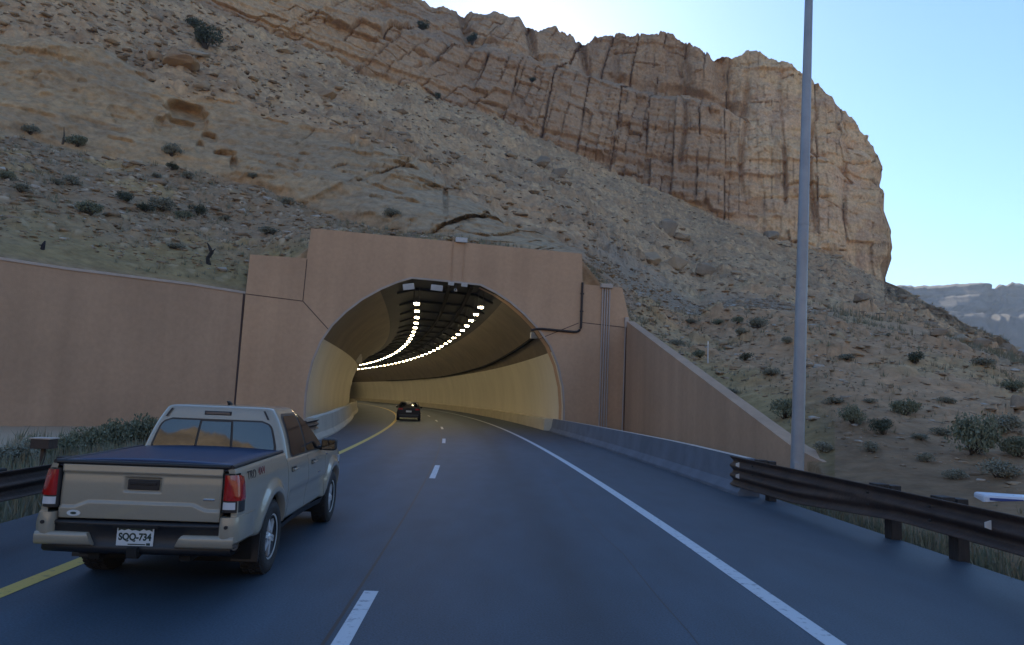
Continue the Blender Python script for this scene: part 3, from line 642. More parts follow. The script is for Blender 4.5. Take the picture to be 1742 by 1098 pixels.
# outcropping ledges in the talus (short broken steps)
lz = vnoise(X/16, Y/16, Z/3.2+.5*fbm(X/10, Y/10, Z*0, 3, 65), 66)
dz += w_tal*.9*sstep(.30, .36, lz)*sstep(.1, .5, vnoise(X/13, Y/13, Z/13, 67)+.2)
dr_all = w_cliff*dr+w_bluff*bl
lat = edge*sstep(5.05, 5.9, ZN)*(ZN < 8.6)*(UU < 1504)*(2.2*fbm(Z/5, along/9, Z*0, 4, 83)+.8*(cid2-.5))
rim = sstep(7.85, 8.0, ZN)*(1-sstep(8.3, 9.2, ZN))*(UU < 1492)
dz += rim*(.8*np.abs(fbm(X/2.5, Y/2.5, Z*0, 3, 81))-.2)
G2 = G.copy(); G2[..., 0] += HD[None, :, 0]*dr_all; G2[..., 1] += HD[None, :, 1]*dr_all; G2[..., 2] += dz; G2[..., 0] += HD[None, :, 1]*lat; G2[..., 1] -= HD[None, :, 0]*lat
# --- rock and soil colours, darker in cracks, ledge lines and behind the right guardrail
def mix(a, b, w): return a*(1-w[..., None])+np.array(b)*w[..., None]
base = np.zeros(G.shape); n1 = fbm(X/7, Y/7, Z/4, 4, 91); n2 = fbm(X/1.5, Y/1.5, Z/1.0, 3, 92); n3 = fbm(along/3.0, Z*0, Z/26, 4, 93); n4 = fbm(X/25, Y/25, Z/18, 3, 94)
tal = mix(np.ones(G.shape)*np.array((.30, .245, .185)), (.225, .185, .145), sstep(-.3, .5, n1)); tal = mix(tal, (.37, .31, .23), sstep(.2, .9, n2)*.7); tal = mix(tal, (.27, .19, .13), sstep(.2, .7, n4)*.5)
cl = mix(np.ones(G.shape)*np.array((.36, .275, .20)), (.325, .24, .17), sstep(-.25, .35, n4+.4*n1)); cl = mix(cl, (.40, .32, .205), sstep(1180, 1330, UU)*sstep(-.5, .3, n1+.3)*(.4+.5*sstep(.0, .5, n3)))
cl = mix(cl, (.235, .18, .14), sstep(.10, .7, n3)*.6); cl = mix(cl, (.30, .22, .155), lowband*.4); cl = mix(cl, (.19, .14, .11), np.clip(crack*.4+crack2*.2, 0, 1)); cl = mix(cl, (.27, .205, .16), sstep(.25, .6, bed)*.4)
cl = mix(cl, (.44, .33, .21), sstep(5.0, 5.1, ZN)*sstep(900, 300, UU)*(sstep(1000, 600, UU))*.8)
bf = mix(np.ones(G.shape)*np.array((.262, .222, .162)), (.225, .198, .155), sstep(-.3, .4, n1)); bf = mix(bf, (.22, .205, .17), sstep(400, 760, UU)*.7); bf = mix(bf, (.18, .15, .115), led*.6)
bk = mix(np.ones(G.shape)*np.array((.235, .205, .165)), (.175, .165, .155), sstep(-.15, .35, n4+.3*n1)); bk = mix(bk, (.31, .26, .16), sstep(.25, .7, fbm(X/5, Y/5, Z/2, 4, 95))*.8); bk = mix(bk, (.40, .385, .36), sstep(.62, .75, sid)*sstep(.38, .25, s1)*.8)
rt = mix(np.ones(G.shape)*np.array((.285, .225, .17)), (.205, .185, .17), sstep(-.1, .4, n4+.3*n1)); rt = mix(rt, (.32, .275, .19), sstep(.1, .6, n1)*.7)
cols = tal*0+tal
cols = mix(cols, bk, w_bank) if False else cols*(1-w_bank[..., None])+bk*w_bank[..., None]
cols = cols*(1-w_right[..., None])+rt*w_right[..., None]
cols = cols*(1-w_bluff[..., None])+bf*w_bluff[..., None]
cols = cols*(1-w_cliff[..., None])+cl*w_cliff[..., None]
gul = sstep(2.0, 2.15, ZN)*(1-sstep(2.9, 3.3, zw))*sstep(960, 1030, UU)*(1-sstep(1340, 1480, UU)); cols = mix(cols, (.185, .18, .17), gul*.85)
grs = sstep(1.0, 1.05, ZN)*(1-sstep(1.12, 1.35, zw)); cols = mix(cols, (.23, .215, .12), grs*.6*(UU < 1420))
cols *= np.array((1.32, 1.04, .76))*(1-.0*w_cliff[..., None])
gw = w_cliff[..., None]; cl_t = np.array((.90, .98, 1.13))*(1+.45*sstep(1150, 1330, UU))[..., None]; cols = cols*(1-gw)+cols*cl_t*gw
gw = w_bluff[..., None]; cols = cols*(1-gw)+cols*np.array((1.26, 1.27, 1.30))*gw
cols = cols*(1+.22*w_tal[..., None])*(1+.12*w_right[..., None]*np.array((1.0, 1.0, 1.0)))
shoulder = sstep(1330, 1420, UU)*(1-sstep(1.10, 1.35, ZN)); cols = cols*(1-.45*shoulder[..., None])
def rockmat(name, bscale, bump, rough=.95):
    m = bpy.data.materials.new(name); m.use_nodes = True; n = m.node_tree.nodes; l = m.node_tree.links; b = n['Principled BSDF']
    b.inputs['Roughness'].default_value = rough; b.inputs['Specular IOR Level'].default_value = .15
    a = n.new('ShaderNodeAttribute'); a.attribute_name = 'rock'; tc = n.new('ShaderNodeTexCoord')
    t = n.new('ShaderNodeTexNoise'); t.inputs['Scale'].default_value = bscale; t.inputs['Detail'].default_value = 8; t.inputs['Roughness'].default_value = .65
    l.new(tc.outputs['Object'], t.inputs['Vector']); r = n.new('ShaderNodeMapRange'); r.inputs[1].default_value = .3; r.inputs[2].default_value = .7; r.inputs[3].default_value = .70; r.inputs[4].default_value = 1.28
    l.new(t.outputs['Fac'], r.inputs[0]); mx = n.new('ShaderNodeMix'); mx.data_type = 'RGBA'; mx.blend_type = 'MULTIPLY'; mx.inputs['Factor'].default_value = 1
    l.new(a.outputs['Color'], mx.inputs['A']); l.new(r.outputs[0], mx.inputs['B']); l.new(mx.outputs['Result'], b.inputs['Base Color'])
    bp = n.new('ShaderNodeBump'); bp.inputs['Strength'].default_value = bump; bp.inputs['Distance'].default_value = .35
    t3 = n.new('ShaderNodeTexNoise'); t3.inputs['Scale'].default_value = bscale*.7; t3.inputs['Detail'].default_value = 7; l.new(tc.outputs['Object'], t3.inputs['Vector'])
    l.new(t3.outputs['Fac'], bp.inputs['Height']); l.new(bp.outputs[0], b.inputs['Normal']); return m
ROCK = rockmat('rock', 1.3, .8)
def gridmesh(name, V, C, r0, r1, mat, smooth=True):
    V = V[r0:r1+1]; C = C[r0:r1+1]; nr, nc = V.shape[:2]
    me = bpy.data.meshes.new(name); me.vertices.add(nr*nc); me.vertices.foreach_set('co', V.reshape(-1).astype(np.float32))
    i, j = np.meshgrid(np.arange(nr-1), np.arange(nc-1), indexing='ij'); a = (i*nc+j).ravel()
    q = np.stack([a, a+1, a+nc+1, a+nc], 1).astype(np.int32); nq = len(q)
    me.loops.add(nq*4); me.polygons.add(nq); me.loops.foreach_set('vertex_index', q.ravel()); me.polygons.foreach_set('loop_start', np.arange(0, nq*4, 4, dtype=np.int32))
    me.polygons.foreach_set('use_smooth', np.full(nq, smooth)); me.update(calc_edges=True)
    at = me.color_attributes.new('rock', 'FLOAT_COLOR', 'POINT'); at.data.foreach_set('color', np.concatenate([C.reshape(-1, 3), np.ones((nr*nc, 1))], 1).astype(np.float32).ravel())
    me.materials.append(mat); o = bpy.data.objects.new(name, me); COL.objects.link(o); return o
SPLIT = 1+sum(SEG[:5])-1
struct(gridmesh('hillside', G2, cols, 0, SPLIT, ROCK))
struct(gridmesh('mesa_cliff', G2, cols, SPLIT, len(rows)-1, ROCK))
del t1, t2, wx, bed, bed2

# far mesa across the valley, right of the cliff
US_keep = US
fu = np.arange(1380, 2300, 3.0); fd = 1500.0
sk = np.interp(fu, [1380, 1535, 1560, 1600, 1640, 1675, 1684, 1692, 1700, 1712, 1722, 1742, 1800, 2300], [486, 488, 489, 487, 484, 484, 494, 493, 485, 488, 482, 486, 480, 500])+1.2*fbm(fu/6, fu*0, fu*0, 3, 5)
FR = []
for t, (dv, dd_) in ((0, (0, 0)), ):
    pass
def flift(v, d):
    r = _F[None, :]+((fu-IW/2)/FPX)[:, None]*_R[None, :]-((v-IH/2)/FPX)[:, None]*_U[None, :]; k = d/np.hypot(r[:, 0], r[:, 1]); P = r*k[:, None]; P[:, 2] += CAMH; return P
fc = [flift(sk*0+690, fd-420), flift(sk+62, fd-240), flift(sk+40, fd-170), flift(sk+20, fd-120), flift(sk+17, fd-90), flift(sk+2, fd-60), flift(sk, fd-30), flift(sk-2, fd+500)]
fseg = [30, 12, 14, 5, 14, 3, 4]; fr = [fc[0]]; fz = [0]
for s, n in enumerate(fseg):
    for i in range(1, n+1): fr.append(fc[s]*(1-i/n)+fc[s+1]*(i/n)); fz.append(s+i/n)
FG = np.stack(fr); fzn = np.array(fz)[:, None]*np.ones((1, len(fu))); fx, fy, fz_ = FG[..., 0], FG[..., 1], FG[..., 2]
fdr = 26*fbm(fx/130, fy/130, fz_/400, 4, 201)*sstep(0, 2, fzn)*(1-sstep(5.9, 6.5, fzn))+5*np.abs(fbm(fx/28, fz_/120, fy/28, 4, 202))-8*vnoise(fx*0, fy*0, fz_/9+.3*fbm(fx/60, fy*0, fz_*0, 3, 6), 205)
FG[..., 1] += fdr*sstep(.2, 1, fzn)*(1-sstep(5.8, 6.2, fzn)); FG[..., 2] += 8*fbm(fx/60, fy/60, fz_*0, 3, 203)*(1-sstep(1.5, 2, fzn))*sstep(.1, .5, fzn)
fcol = mix(np.ones(FG.shape)*np.array((.115, .10, .092)), (.085, .077, .072), sstep(-.3, .4, fbm(fx/30, fy/30, fz_/12, 4, 204))); fcol = mix(fcol, (.15, .12, .10), sstep(2.8, 3.2, fzn)*.7)
struct(gridmesh('mesa', FG, fcol, 0, len(fr)-1, rockmat('far_rock', .05, .6)))
# sunlit hills across the valley behind the camera (they light the shade and mirror in the glass)
ba = np.radians(np.linspace(95, 265, 170)); bt = np.linspace(0, 1, 40)
br = 110+bt[:, None]*330+0*ba[None, :]; bx = np.sin(ba)[None, :]*br; by = np.cos(ba)[None, :]*br
bz = -1+132*bt[:, None]**1.2*(.98+.07*fbm(bx/160, by/160, bx*0, 3, 301))+7*fbm(bx/40, by/40, bx*0, 4, 302)*bt[:, None]
BG = np.stack([bx, by, bz], -1); bc = mix(np.ones(BG.shape)*np.array((.47, .355, .225)), (.33, .25, .16), sstep(-.2, .4, fbm(bx/25, by/25, bz/12, 4, 303)))
struct(gridmesh('hills', BG, bc, 0, 39, rockmat('dry_hill', .2, .5)))

# ------------------------------------------------------------------ pickup truck
PAINT = pm('sand_paint', (.315, .288, .225), (.30, .275, .215), 40, .30, coat=1.0)
GLASS = pm('tinted_glass', (.006, .007, .008), rough=.03, ior=1.85)
GLASSD = pm('side_glass', (.010, .009, .009), rough=.08, ior=1.5)
TRIM = pm('black_trim', (.014, .015, .018), rough=.45)
VINYL = pm('black_vinyl_cover', (.012, .030, .085), (.016, .037, .098), 60, .36, bump=.06, bscale=300)  # blue sheen of the reflected sky is mixed into the black vinyl's colour
TYRE = pm('tyre_rubber', (.018, .018, .019), (.026, .026, .027), 14, .8, bump=.3, bscale=60)
ALLOY = pm('machined_alloy', (.78, .79, .80), rough=.33, metal=.55)
GUNM = pm('dark_alloy', (.035, .036, .04), rough=.4, metal=.5)
REDL = pm('red_lens', (.42, .012, .010), (.30, .008, .008), 14, .12, coat=1.0)
CLEARL = pm('clear_lens', (.62, .64, .66), rough=.1, coat=1.0)
CHROME = pm('chrome', (.7, .7, .72), rough=.15, metal=1)
PLATEW = pm('plate_white', (.56, .61, .64), rough=.45); PLATEG = pm('plate_green', (.012, .035, .03), rough=.5); DECALR = pm('decal_red', (.22, .03, .03), rough=.5); DECALK = pm('decal_black', (.015, .014, .016), rough=.5)
UNDER = pm('underbody', (.012, .012, .012), rough=.9)

TS = .9343
truck = thing('pickup_truck', 'sand coloured crew cab pickup with black bed cover seen from behind in the left lane', 'pickup truck', (-3.185, 6.27, 0), .0459+math.pi/2, scale=TS)
# local axes: x forward, y left, z up
RW, FW, WR_, AR, AY = 1.22, 4.45, .385, .475, -.93
def tp(s): return lambda x, y, z: Vector((x, s*y, z))
def half(x, z):
    b = float(np.interp(z, [.36, .45, .56, .70, .80, .95, 1.08, 1.16, 1.22, 1.26], [.80, .865, .895, .912, .918, .912, .895, .876, .858, .835]))
    for c in (RW, FW):
        r = math.hypot(x-c, (z-WR_)*1.02)
        b += .040*max(0.0, min(1.0, (.635-r)/.09))*(1 if z < 1.02 else max(0, 1-(z-1.02)/.06))
    if x < .35: b -= .03*((.35-x)/.35)**2
    if x > 4.75: b -= .22*((x-4.75)/.64)**2
    if 1.95 < x < 3.95 and z < .80: b -= .022*max(0, min(1, (.80-z)/.05))*max(0, min(1, (z-.48)/.1))
    return b
def zlow(x, base):
    z = base
    for c in (RW, FW):
        d = abs(x-c)
        if d < AR: z = max(z, WR_+math.sqrt(AR*AR-d*d))
    return z
def xs_for(x0, x1):
    xs = set(np.linspace(x0, x1, max(3, int((x1-x0)/.04))).tolist())
    for c in (RW, FW):
        for t in np.linspace(0, math.pi, 41):
            x = c+AR*math.cos(t)
            if x0 <= x <= x1: xs.add(float(x))
        for e in (-AR-.001, AR+.001):
            if x0 <= c+e <= x1: xs.add(c+e)
    return sorted(xs)
def side_panel(name, x0, x1, base, ztop, s, lip=.06, nz=22, parent=truck, mat=PAINT):
    xs = xs_for(x0, x1); m = MB(); rows = []
    for x in xs:
        zl = zlow(x, base(x)); zt = ztop(x); r = []
        r.append(Vector((x, s*(half(x, zl)-lip*1.6), zl+.004)))
        for i in range(nz+1):
            z = zl+(zt-zl)*i/nz; r.append(Vector((x, s*half(x, z), z)))
        r.append(Vector((x, s*(half(x, zt)-lip), zt+.004)))
        rows.append(r)
    a = [p+Vector((0, -s*lip, 0)) for p in rows[0]]; b = [p+Vector((0, -s*lip, 0)) for p in rows[-1]]
    m.grid(rows, 0, True, flip=s > 0)
    m.grid([a, rows[0]], 0, False, flip=s > 0); m.grid([rows[-1], b], 0, False, flip=s > 0)
    return m.build(name, mat, parent)
sill = lambda x: .45
for s in (-1, 1):
    o = side_panel('bed_side', .075, 1.815, lambda x: .50 if x < RW else .47, lambda x: 1.215+.025*min(1, max(0, (x-.2)/1.5)), s)
    d = side_panel('rear_door', 1.83, 2.835, sill, lambda x: 1.165, s)
    f = side_panel('front_door', 2.847, 3.90, sill, lambda x: 1.165, s)
    side_panel('front_fender', 3.912, 5.30, lambda x: .45 if x < FW else .50, lambda x: 1.15-.02*(x-3.9)-.05*max(0, x-4.8)**2, s)
    for dd, hx in ((d, 1.99), (f, 3.03)):
        m = MB(); m.box((hx+.09, s*(half(hx, 1.02)+.030), 1.03), (.19, .028, .032), bev=.012); m.box((hx+.01, s*(half(hx, 1.02)+.012), 1.03), (.03, .03, .03)); m.box((hx+.17, s*(half(hx, 1.02)+.012), 1.03), (.03, .03, .03)); m.build('handle', PAINT, dd)
        m = MB(); m.box((hx+.09, s*(half(hx, 1.02)+.004), 1.03), (.20, .008, .06), bev=.003); m.build('handle_recess', TRIM, dd)
    # dark sill and inner shell
    m = MB(); m.grid([[Vector((x, s*(half(x, .45)-.01), .44)) for x in (1.75, 2.5, 3.2, 3.95)], [Vector((x, s*(half(x, .45)-.05), .35)) for x in (1.75, 2.5, 3.2, 3.95)]], 0, True); m.grid([[Vector((x, s*.80, .34)) for x in (1.75, 3.95)], [Vector((x, s*.5, .36)) for x in (1.75, 3.95)]]); m.build('rocker', TRIM, truck)
    # wheel wells
    for c in (RW, FW):
        m = MB(); T = Matrix.Translation((c, s*.52, WR_)); rr = [[T @ Vector((r*math.cos(t), y, r*math.sin(t))) for t in np.linspace(-.35, math.pi+.35, 25)] for r, y in ((AR+.03, s*.34), (AR+.03, -s*.25), (.05, -s*.25))]
        m.grid(rr, 0, True); m.build('wheel_well', UNDER, truck)
# inner body block (dark), closes the gaps between panels
m = MB(); m.box((2.85, 0, .80), (1.95, 1.62, .62)); m.box((.95, 0, .98), (1.62, 1.5, .34)); m.box((4.55, 0, .85), (1.2, 1.30, .5)); m.build('inner_shell', UNDER, truck)
m = MB(); m.box((2.6, .42, .42), (4.9, .10, .16)); m.box((2.6, -.42, .42), (4.9, .10, .16)); m.box((1.22, 0, .385), (.14, 1.4, .14), bev=.04); m.box((3.3, 0, .40), (1.4, .5, .22)); m.tube([(1.22, -.0, .385), (1.22, .0001, .385)], .16)
m.box((2.4, .1, .40), (.9, .5, .22), bev=.05); m.build('chassis', UNDER, truck)
m = MB(); m.lathe([(.05, .11), (.33, .11), (.37, .06), (.37, -.06), (.33, -.11), (.05, -.11)], 28, Matrix.Translation((.62, 0, .52)) @ Matrix.Rotation(R_(90), 4, 'X')); m.build('spare_wheel', TYRE, truck)
m = MB(); m.tube([(1.55, -.58, .46), (1.0, -.66, .40), (.62, -.72, .385)], .036, 12); m.build('exhaust_pipe', pm('steel_pipe', (.35, .34, .32), rough=.35, metal=.9), truck)
for s in (-1, 1):
    m = MB(); m.grid([[Vector((RW-AR+.02, s*.66, .50)), Vector((RW-AR-.01, s*.66, .22))], [Vector((RW-AR+.02, s*.93, .50)), Vector((RW-AR-.01, s*.93, .22))], [Vector((RW-AR+.04, s*.93, .50)), Vector((RW-AR+.01, s*.93, .22))], [Vector((RW-AR+.04, s*.66, .50)), Vector((RW-AR+.01, s*.66, .22))]], 0, False, closed=False); m.build('mud_flap', TRIM, truck)
# bed rim and cover
m = MB(); zc = lambda x: 1.228+.024*min(1, max(0, (x-.1)/1.6))
m.grid([[Vector((x, y, zc(x)+.028*(1-(y/.80)**2)+.012)) for x in np.linspace(.10, 1.80, 9)] for y in np.linspace(-.80, .80, 9)], 0, True)
ed = [(x, -.80) for x in np.linspace(.10, 1.80, 9)]+[(1.80, y) for y in np.linspace(-.8, .8, 9)[1:]]+[(x, .80) for x in np.linspace(1.80, .10, 9)[1:]]+[(.10, y) for y in np.linspace(.8, -.8, 9)[1:]]
m.grid([[Vector((x, y, zc(x)+.028*(1-(y/.80)**2)+.012)) for x, y in ed], [Vector((x, y, zc(x)-.035)) for x, y in ed]], 0, False)
cov = m.build('bed_cover', VINYL, truck); weld(cov)
m = MB()
for pts in ([(.08, -.815, 0), (1.80, -.815, 0)], [(.08, .815, 0), (1.80, .815, 0)]): m.tube([Vector((x, y, zc(x)+.004)) for x, y, _ in pts], .022, 8)
m.tube([Vector((.085, -.80, zc(.08)+.004)), Vector((.085, .80, zc(.08)+.004))], .024, 8); m.build('cover_rail', TRIM, cov)
# tailgate: sculpted outer face
def tgx(y, z):
    x = .095; t = (z-.72)/.49
    x += .030*math.sin(math.pi*min(1, max(0, t)))*-.5
    if z > 1.13: x -= .022*min(1, (z-1.13)/.02)                     # lip along the top
    zz = .835+.05*max(0, min(1, (.60-abs(y))/.12))                 # stepped crease near the foot
    x -= .020*max(0, min(1, (zz-z)/.022))
    r = max(abs(y)/.155, abs(z-1.04)/.062)
    if r < 1.12: x += .028*min(1, (1.12-r)/.12)
    return x
m = MB(); ys = sorted(set(np.linspace(-.738, .738, 75).tolist()+[-.16, .16, -.15, .15, -.17, .17])); zs = sorted(set(np.linspace(.72, 1.213, 56).tolist()))
rows_ = [[Vector((.14, y, .72)) for y in ys]]+[[Vector((tgx(y, z), y, z)) for y in ys] for z in zs]+[[Vector((.14, y, 1.217)) for y in ys]]
m.grid(rows_, 0, True)
for k in (0, -1):
    c_ = [r[k] for r in rows_]; d_ = [Vector((.15, p.y, p.z)) for p in c_]; m.grid([c_, d_], 0, False)
tg = m.build('tailgate', PAINT, truck); weld(tg)
m = MB(); m.box((tgx(0, 1.04)-.006, 0, 1.04), (.024, .29, .098), bev=.008); m.build('handle', TRIM, tg)
m = MB(); m.box((tgx(0, 1.04)-.020, 0, 1.052), (.012, .25, .03), bev=.004); m.build('handle_lever', pm('handle_gloss', (.02, .02, .022), rough=.25), tg)
m = MB(); m.box((tgx(.6, .9)-.004, -.625, .925), (.010, .105, .020), bev=.004); m.build('badge', CHROME, tg)
m = MB(); Tst = Matrix.Translation((tgx(.6, .78)-.0005, .60, .765)) @ Matrix.Rotation(R_(90), 4, 'Y')
ell = [(.028*math.cos(t), .062*math.sin(t)) for t in np.linspace(0, 2*math.pi, 28)[:-1]]
m.prism(ell, .003, Tst @ Matrix.Translation((0, 0, -.003))); m.build('oval_sticker', PLATEW, tg)
m = MB(); m.prism([(q[0]*.42, q[1]*.45) for q in ell], .002, Tst @ Matrix.Translation((0, 0, -.006))); m.build('sticker_mark', PLATEG, tg)
m = MB(); m.box((.16, 0, .97), (.03, 1.5, .50)); m.build('gate_seal', TRIM, truck)
# tail lamps wrap the bed corners
def lamp(z0, z1, y0, mat, name, par, s):
    m = MB(); zz = np.linspace(z0, z1, 12); pr = []
    for z in zz:
        k = min(1, max(0, (z-z0)/.03), 1); kt = min(1, (z1-z)/.05+.25); r = []
        yo = half(.12, z)
        for (x, y) in ((.11, y0), (.055, y0+.012), (.045, y0+.06), (.05, yo-.06), (.075, yo-.012), (.11, yo+.008), (.17, yo+.012), (.235*kt+.03*(1-kt), yo+.010), (.26*kt, yo-.01)): r.append(Vector((x, s*y, z)))
        pr.append(r)
    m.grid(pr, 0, True, flip=s < 0)
    m.add(pr[-1], [list(range(len(pr[-1])))]); m.add(pr[0], [list(range(len(pr[0])))])
    return m.build(name, mat, par)
for s in (-1, 1):
    h = lamp(.815, 1.175, .745, TRIM, 'tail_light', truck, s)
    def lens(z0, z1, mat, name, ins=.0):
        m = MB(); pr = []
        for z in np.linspace(z0, z1, 10):
            yo = half(.12, z); kt = min(1, (1.175-z)/.06+.35)
            pr.append([Vector((x, s*y, z)) for x, y in ((.060, .760), (.040, .775), (.034, .82), (.040, yo-.05), (.064, yo), (.11, yo+.016), (.17*kt+.02, yo+.019), (.215*kt+.02, yo+.016))])
        m.grid(pr, 0, True, flip=s < 0); return m.build(name, mat, h)
    lens(.925, 1.162, REDL, 'red_lens')
    m = MB(); pr = []
    for z in np.linspace(.845, .912, 5):
        yo = half(.12, z); pr.append([Vector((x, s*y, z)) for x, y in ((.058, .762), (.038, .775), (.032, .82), (.040, yo-.04), (.050, yo-.02))])
    m.grid(pr, 0, True, flip=s < 0); m.build('reverse_lens', CLEARL, h)
# bumper: black step in the middle, painted corner pieces
bmp = MB(); 
def bx_(y): return .02+.05*(abs(y)/.9)**2.5
yy = np.linspace(-.86, .86, 31)
prof = [(.13, .705), (.02, .70), (.006, .685), (.012, .66), (.022, .65), (.020, .50), (.006, .485), (.006, .44), (.04, .41), (.25, .41)]
bmp.grid([[Vector((bx_(y)+dx_, y, z)) for y in yy] for dx_, z in prof], 0, True, flip=True)
bumper = bmp.build('rear_bumper', TRIM, truck)
for s in (-1, 1):
    m = MB(); ys_ = np.linspace(.79, .92, 8)
    def cx_(y): return .02+.16*max(0, (y-.76)/.16)**2.2
    # upright corner wrapping to the side
    pr = []
    for z in np.linspace(.545, .775, 8):
        f = .012*math.sin((z-.545)/.23*math.pi)
        pr.append([Vector((x, s*y, z)) for x, y in ((.10, .755), (.015-f, .765), (.005-f, .80), (.012-f, .85), (.04-f*.5, .895+f), (.10, .918+f), (.25, .925+f), (.42, .93), (.56, .92), (.66, .905))])
    m.grid(pr, 0, True, flip=s < 0); m.add(pr[-1], [list(range(len(pr[-1])))]); m.add(pr[0], [list(range(len(pr[0])))])
    # horizontal arm below the lamp
    pr = []
    for t in np.linspace(0, 1, 8):
        y = lerp(.90, .43, t); dxx = lerp(.012, -.004, t)
        sl_ = .05*t
        pr.append([Vector((.10, s*y, .60)), Vector((dxx, s*(y+0), .60)), Vector((dxx-.012, s*(y-.02*(t > .9)), .575)), Vector((dxx-.010, s*(y-.05*(t > .9)), .51)), Vector((dxx+.01, s*(y-.06*(t > .9)), .488)), Vector((.12, s*(y-.06*(t > .9)), .485))])
    m.grid(pr, 0, True, flip=s > 0); m.add(pr[-1], [list(range(6))])
    m.build('bumper_corner', PAINT, bumper)
    m = MB(); T = Matrix.Translation((-.004, s*.83, .69)) @ Matrix.Rotation(R_(-90), 4, 'Y'); m.tube([T @ Vector((0, 0, -.01)), T @ Vector((0, 0, .012))], .017, 14); m.build('parking_sensor', TRIM, bumper)
# licence plate
plate = MB(); TPl = Matrix.Translation((.045, 0, .60)); plate.box((.030, 0, .582), (.012, .335, .18), bev=.004); plate = plate.build('license_plate', PLATEW, truck)
MTX = Matrix(((0, 0, -1, .0235), (-1, 0, 0, 0), (0, 1, 0, .572), (0, 0, 0, 1)))
text('plate_number', 'SQQ-734', .088, MTX, PLATEG, plate, .86, .0015, .0035)
m = MB(); skl = [(-.155, .0), (-.155, -.042), (-.125, -.028), (-.10, -.036), (-.065, -.022), (-.03, -.036), (0, -.030), (.04, -.040), (.075, -.020), (.10, -.033), (.125, -.026), (.155, -.042), (.155, 0)]
m.prism(skl, .002, Matrix(((0, 0, -1, .0245), (-1, 0, 0, 0), (0, 1, 0, .667), (0, 0, 0, 1)))); m.build('plate_skyline', PLATEG, plate)
m = MB(); m.box((.0238, -.02, .507), (.002, .16, .010)); m.box((.0238, -.125, .510), (.002, .035, .022)); m.build('plate_foot', PLATEG, plate)
m = MB(); m.box((.03, 0, .665), (.05, .42, .02)); m.box((.06, 0, .44), (.16, .09, .09)); m.build('hitch', UNDER, bumper)
# cab: greenhouse rings from belt to roof
def cab_w(t): return .868-.150*t-.072*t**3
def cab_r(t): return 1.815+.10*t
def cab_f(t): return 3.93-1.02*t
def ring(w, xr, xf, z, r=.10, crown=0.0):
    pts = []
    def arc(cx_, cy_, a0, a1): 
        for a in np.linspace(a0, a1, 6): pts.append(Vector((cx_+r*math.cos(a), cy_+r*math.sin(a), z)))
    arc(xr+r, -w+r, -math.pi/2-math.pi/2, -math.pi/2) if False else None
    arc(xr+r, w-r, math.pi/2, math.pi); 
    for y in np.linspace(w-r, -w+r, 12)[1:-1]: pts.append(Vector((xr-.018*(1-(y/(w-r))**2), y, z)))
    arc(xr+r, -w+r, math.pi, 1.5*math.pi)
    for x in np.linspace(xr+r, xf-r, 14)[1:-1]: pts.append(Vector((x, -w, z)))
    arc(xf-r, -w+r, -math.pi/2, 0)
    for y in np.linspace(-w+r, w-r, 12)[1:-1]: pts.append(Vector((xf+.05*(1-(y/(w-r))**2), y, z)))
    arc(xf-r, w-r, 0, math.pi/2)
    for x in np.linspace(xf-r, xr+r, 14)[1:-1]: pts.append(Vector((x, w, z)))
    return pts
Z0, ZH = 1.15, .57
m = MB(); rg = []
for t in np.linspace(0, 1, 13): rg.append(ring(cab_w(t), cab_r(t), cab_f(t), Z0+ZH*t))
for t, k in ((1.03, .985), (1.055, .95), (1.075, .88), (1.09, .70), (1.098, .40), (1.10, .05)):
    w1, r1, f1 = cab_w(1), cab_r(1), cab_f(1); c_ = (r1+f1)/2; hl = (f1-r1)/2
    rg.append([Vector((c_+(p.x-c_)*k, p.y*k, Z0+ZH*t)) for p in ring(w1, r1, f1, 0)])
m.grid(rg, 0, True, closed=True, flip=True); cab = m.build('cab', PAINT, truck)
# back wall of the cab below the glass, cab to bed gap
def wall_y(z): return cab_w((z-Z0)/ZH)
def side_glass(name, xl, xr_, z0, z1, s, off, mat, par, nz=12, rad=.05):
    m = MB(); pr = []
    for i in range(nz+1):
        z = z0+(z1-z0)*i/nz; a, b = xl(z), xr_(z)
        e = max(0, rad-(z-z0)); e2 = max(0, rad-(z1-z)); ins = rad-math.sqrt(max(0, rad**2-max(e, e2)**2))
        pr.append([Vector((x, s*(wall_y(z)+off), z)) for x in np.linspace(a+ins, b-ins, 10)])
    m.grid(pr, 0, True, flip=s < 0)
    return m.build(name, mat, par)
for s in (-1, 1):
    fr_ = side_glass('window_frame', lambda z: 2.03+.06*(z-1.17)/.45, lambda z: min(3.80-1.30*max(0, z-1.20)/.5*.75, 3.80), 1.155, 1.69, s, .003, TRIM, cab, rad=.08)
    side_glass('rear_door_glass', lambda z: 2.07+.09*(z-1.17)/.45, lambda z: 2.79, 1.185, 1.66, s, .007, GLASSD, cab)
    side_glass('front_door_glass', lambda z: 2.87, lambda z: min(3.74, 3.74-1.10*max(0, z-1.23)/.5*.80), 1.185, 1.66, s, .007, GLASSD, cab, rad=.04)
def rear_glass(name, y0, y1, z0, z1, off, mat, par, taper=True, rad=.06, nz=12):
    m = MB(); pr = []
    for i in range(nz+1):
        z = z0+(z1-z0)*i/nz; t = (z-Z0)/ZH; k = cab_w(t)/cab_w(.2) if taper else 1
        e = max(0, rad-(z-z0)); e2 = max(0, rad-(z1-z)); ins = rad-math.sqrt(max(0, rad**2-max(e, e2)**2))
        a, b = y0*k, y1*k
        if y0 < -.5: a += ins
        if y1 > .5: b -= ins
        w_ = cab_w(t)-.1
        pr.append([Vector((cab_r(t)-.018*(1-(min(1, abs(y)/w_))**2)-off, y, z)) for y in np.linspace(a, b, 12)])
    m.grid(pr, 0, True); return m.build(name, mat, par)
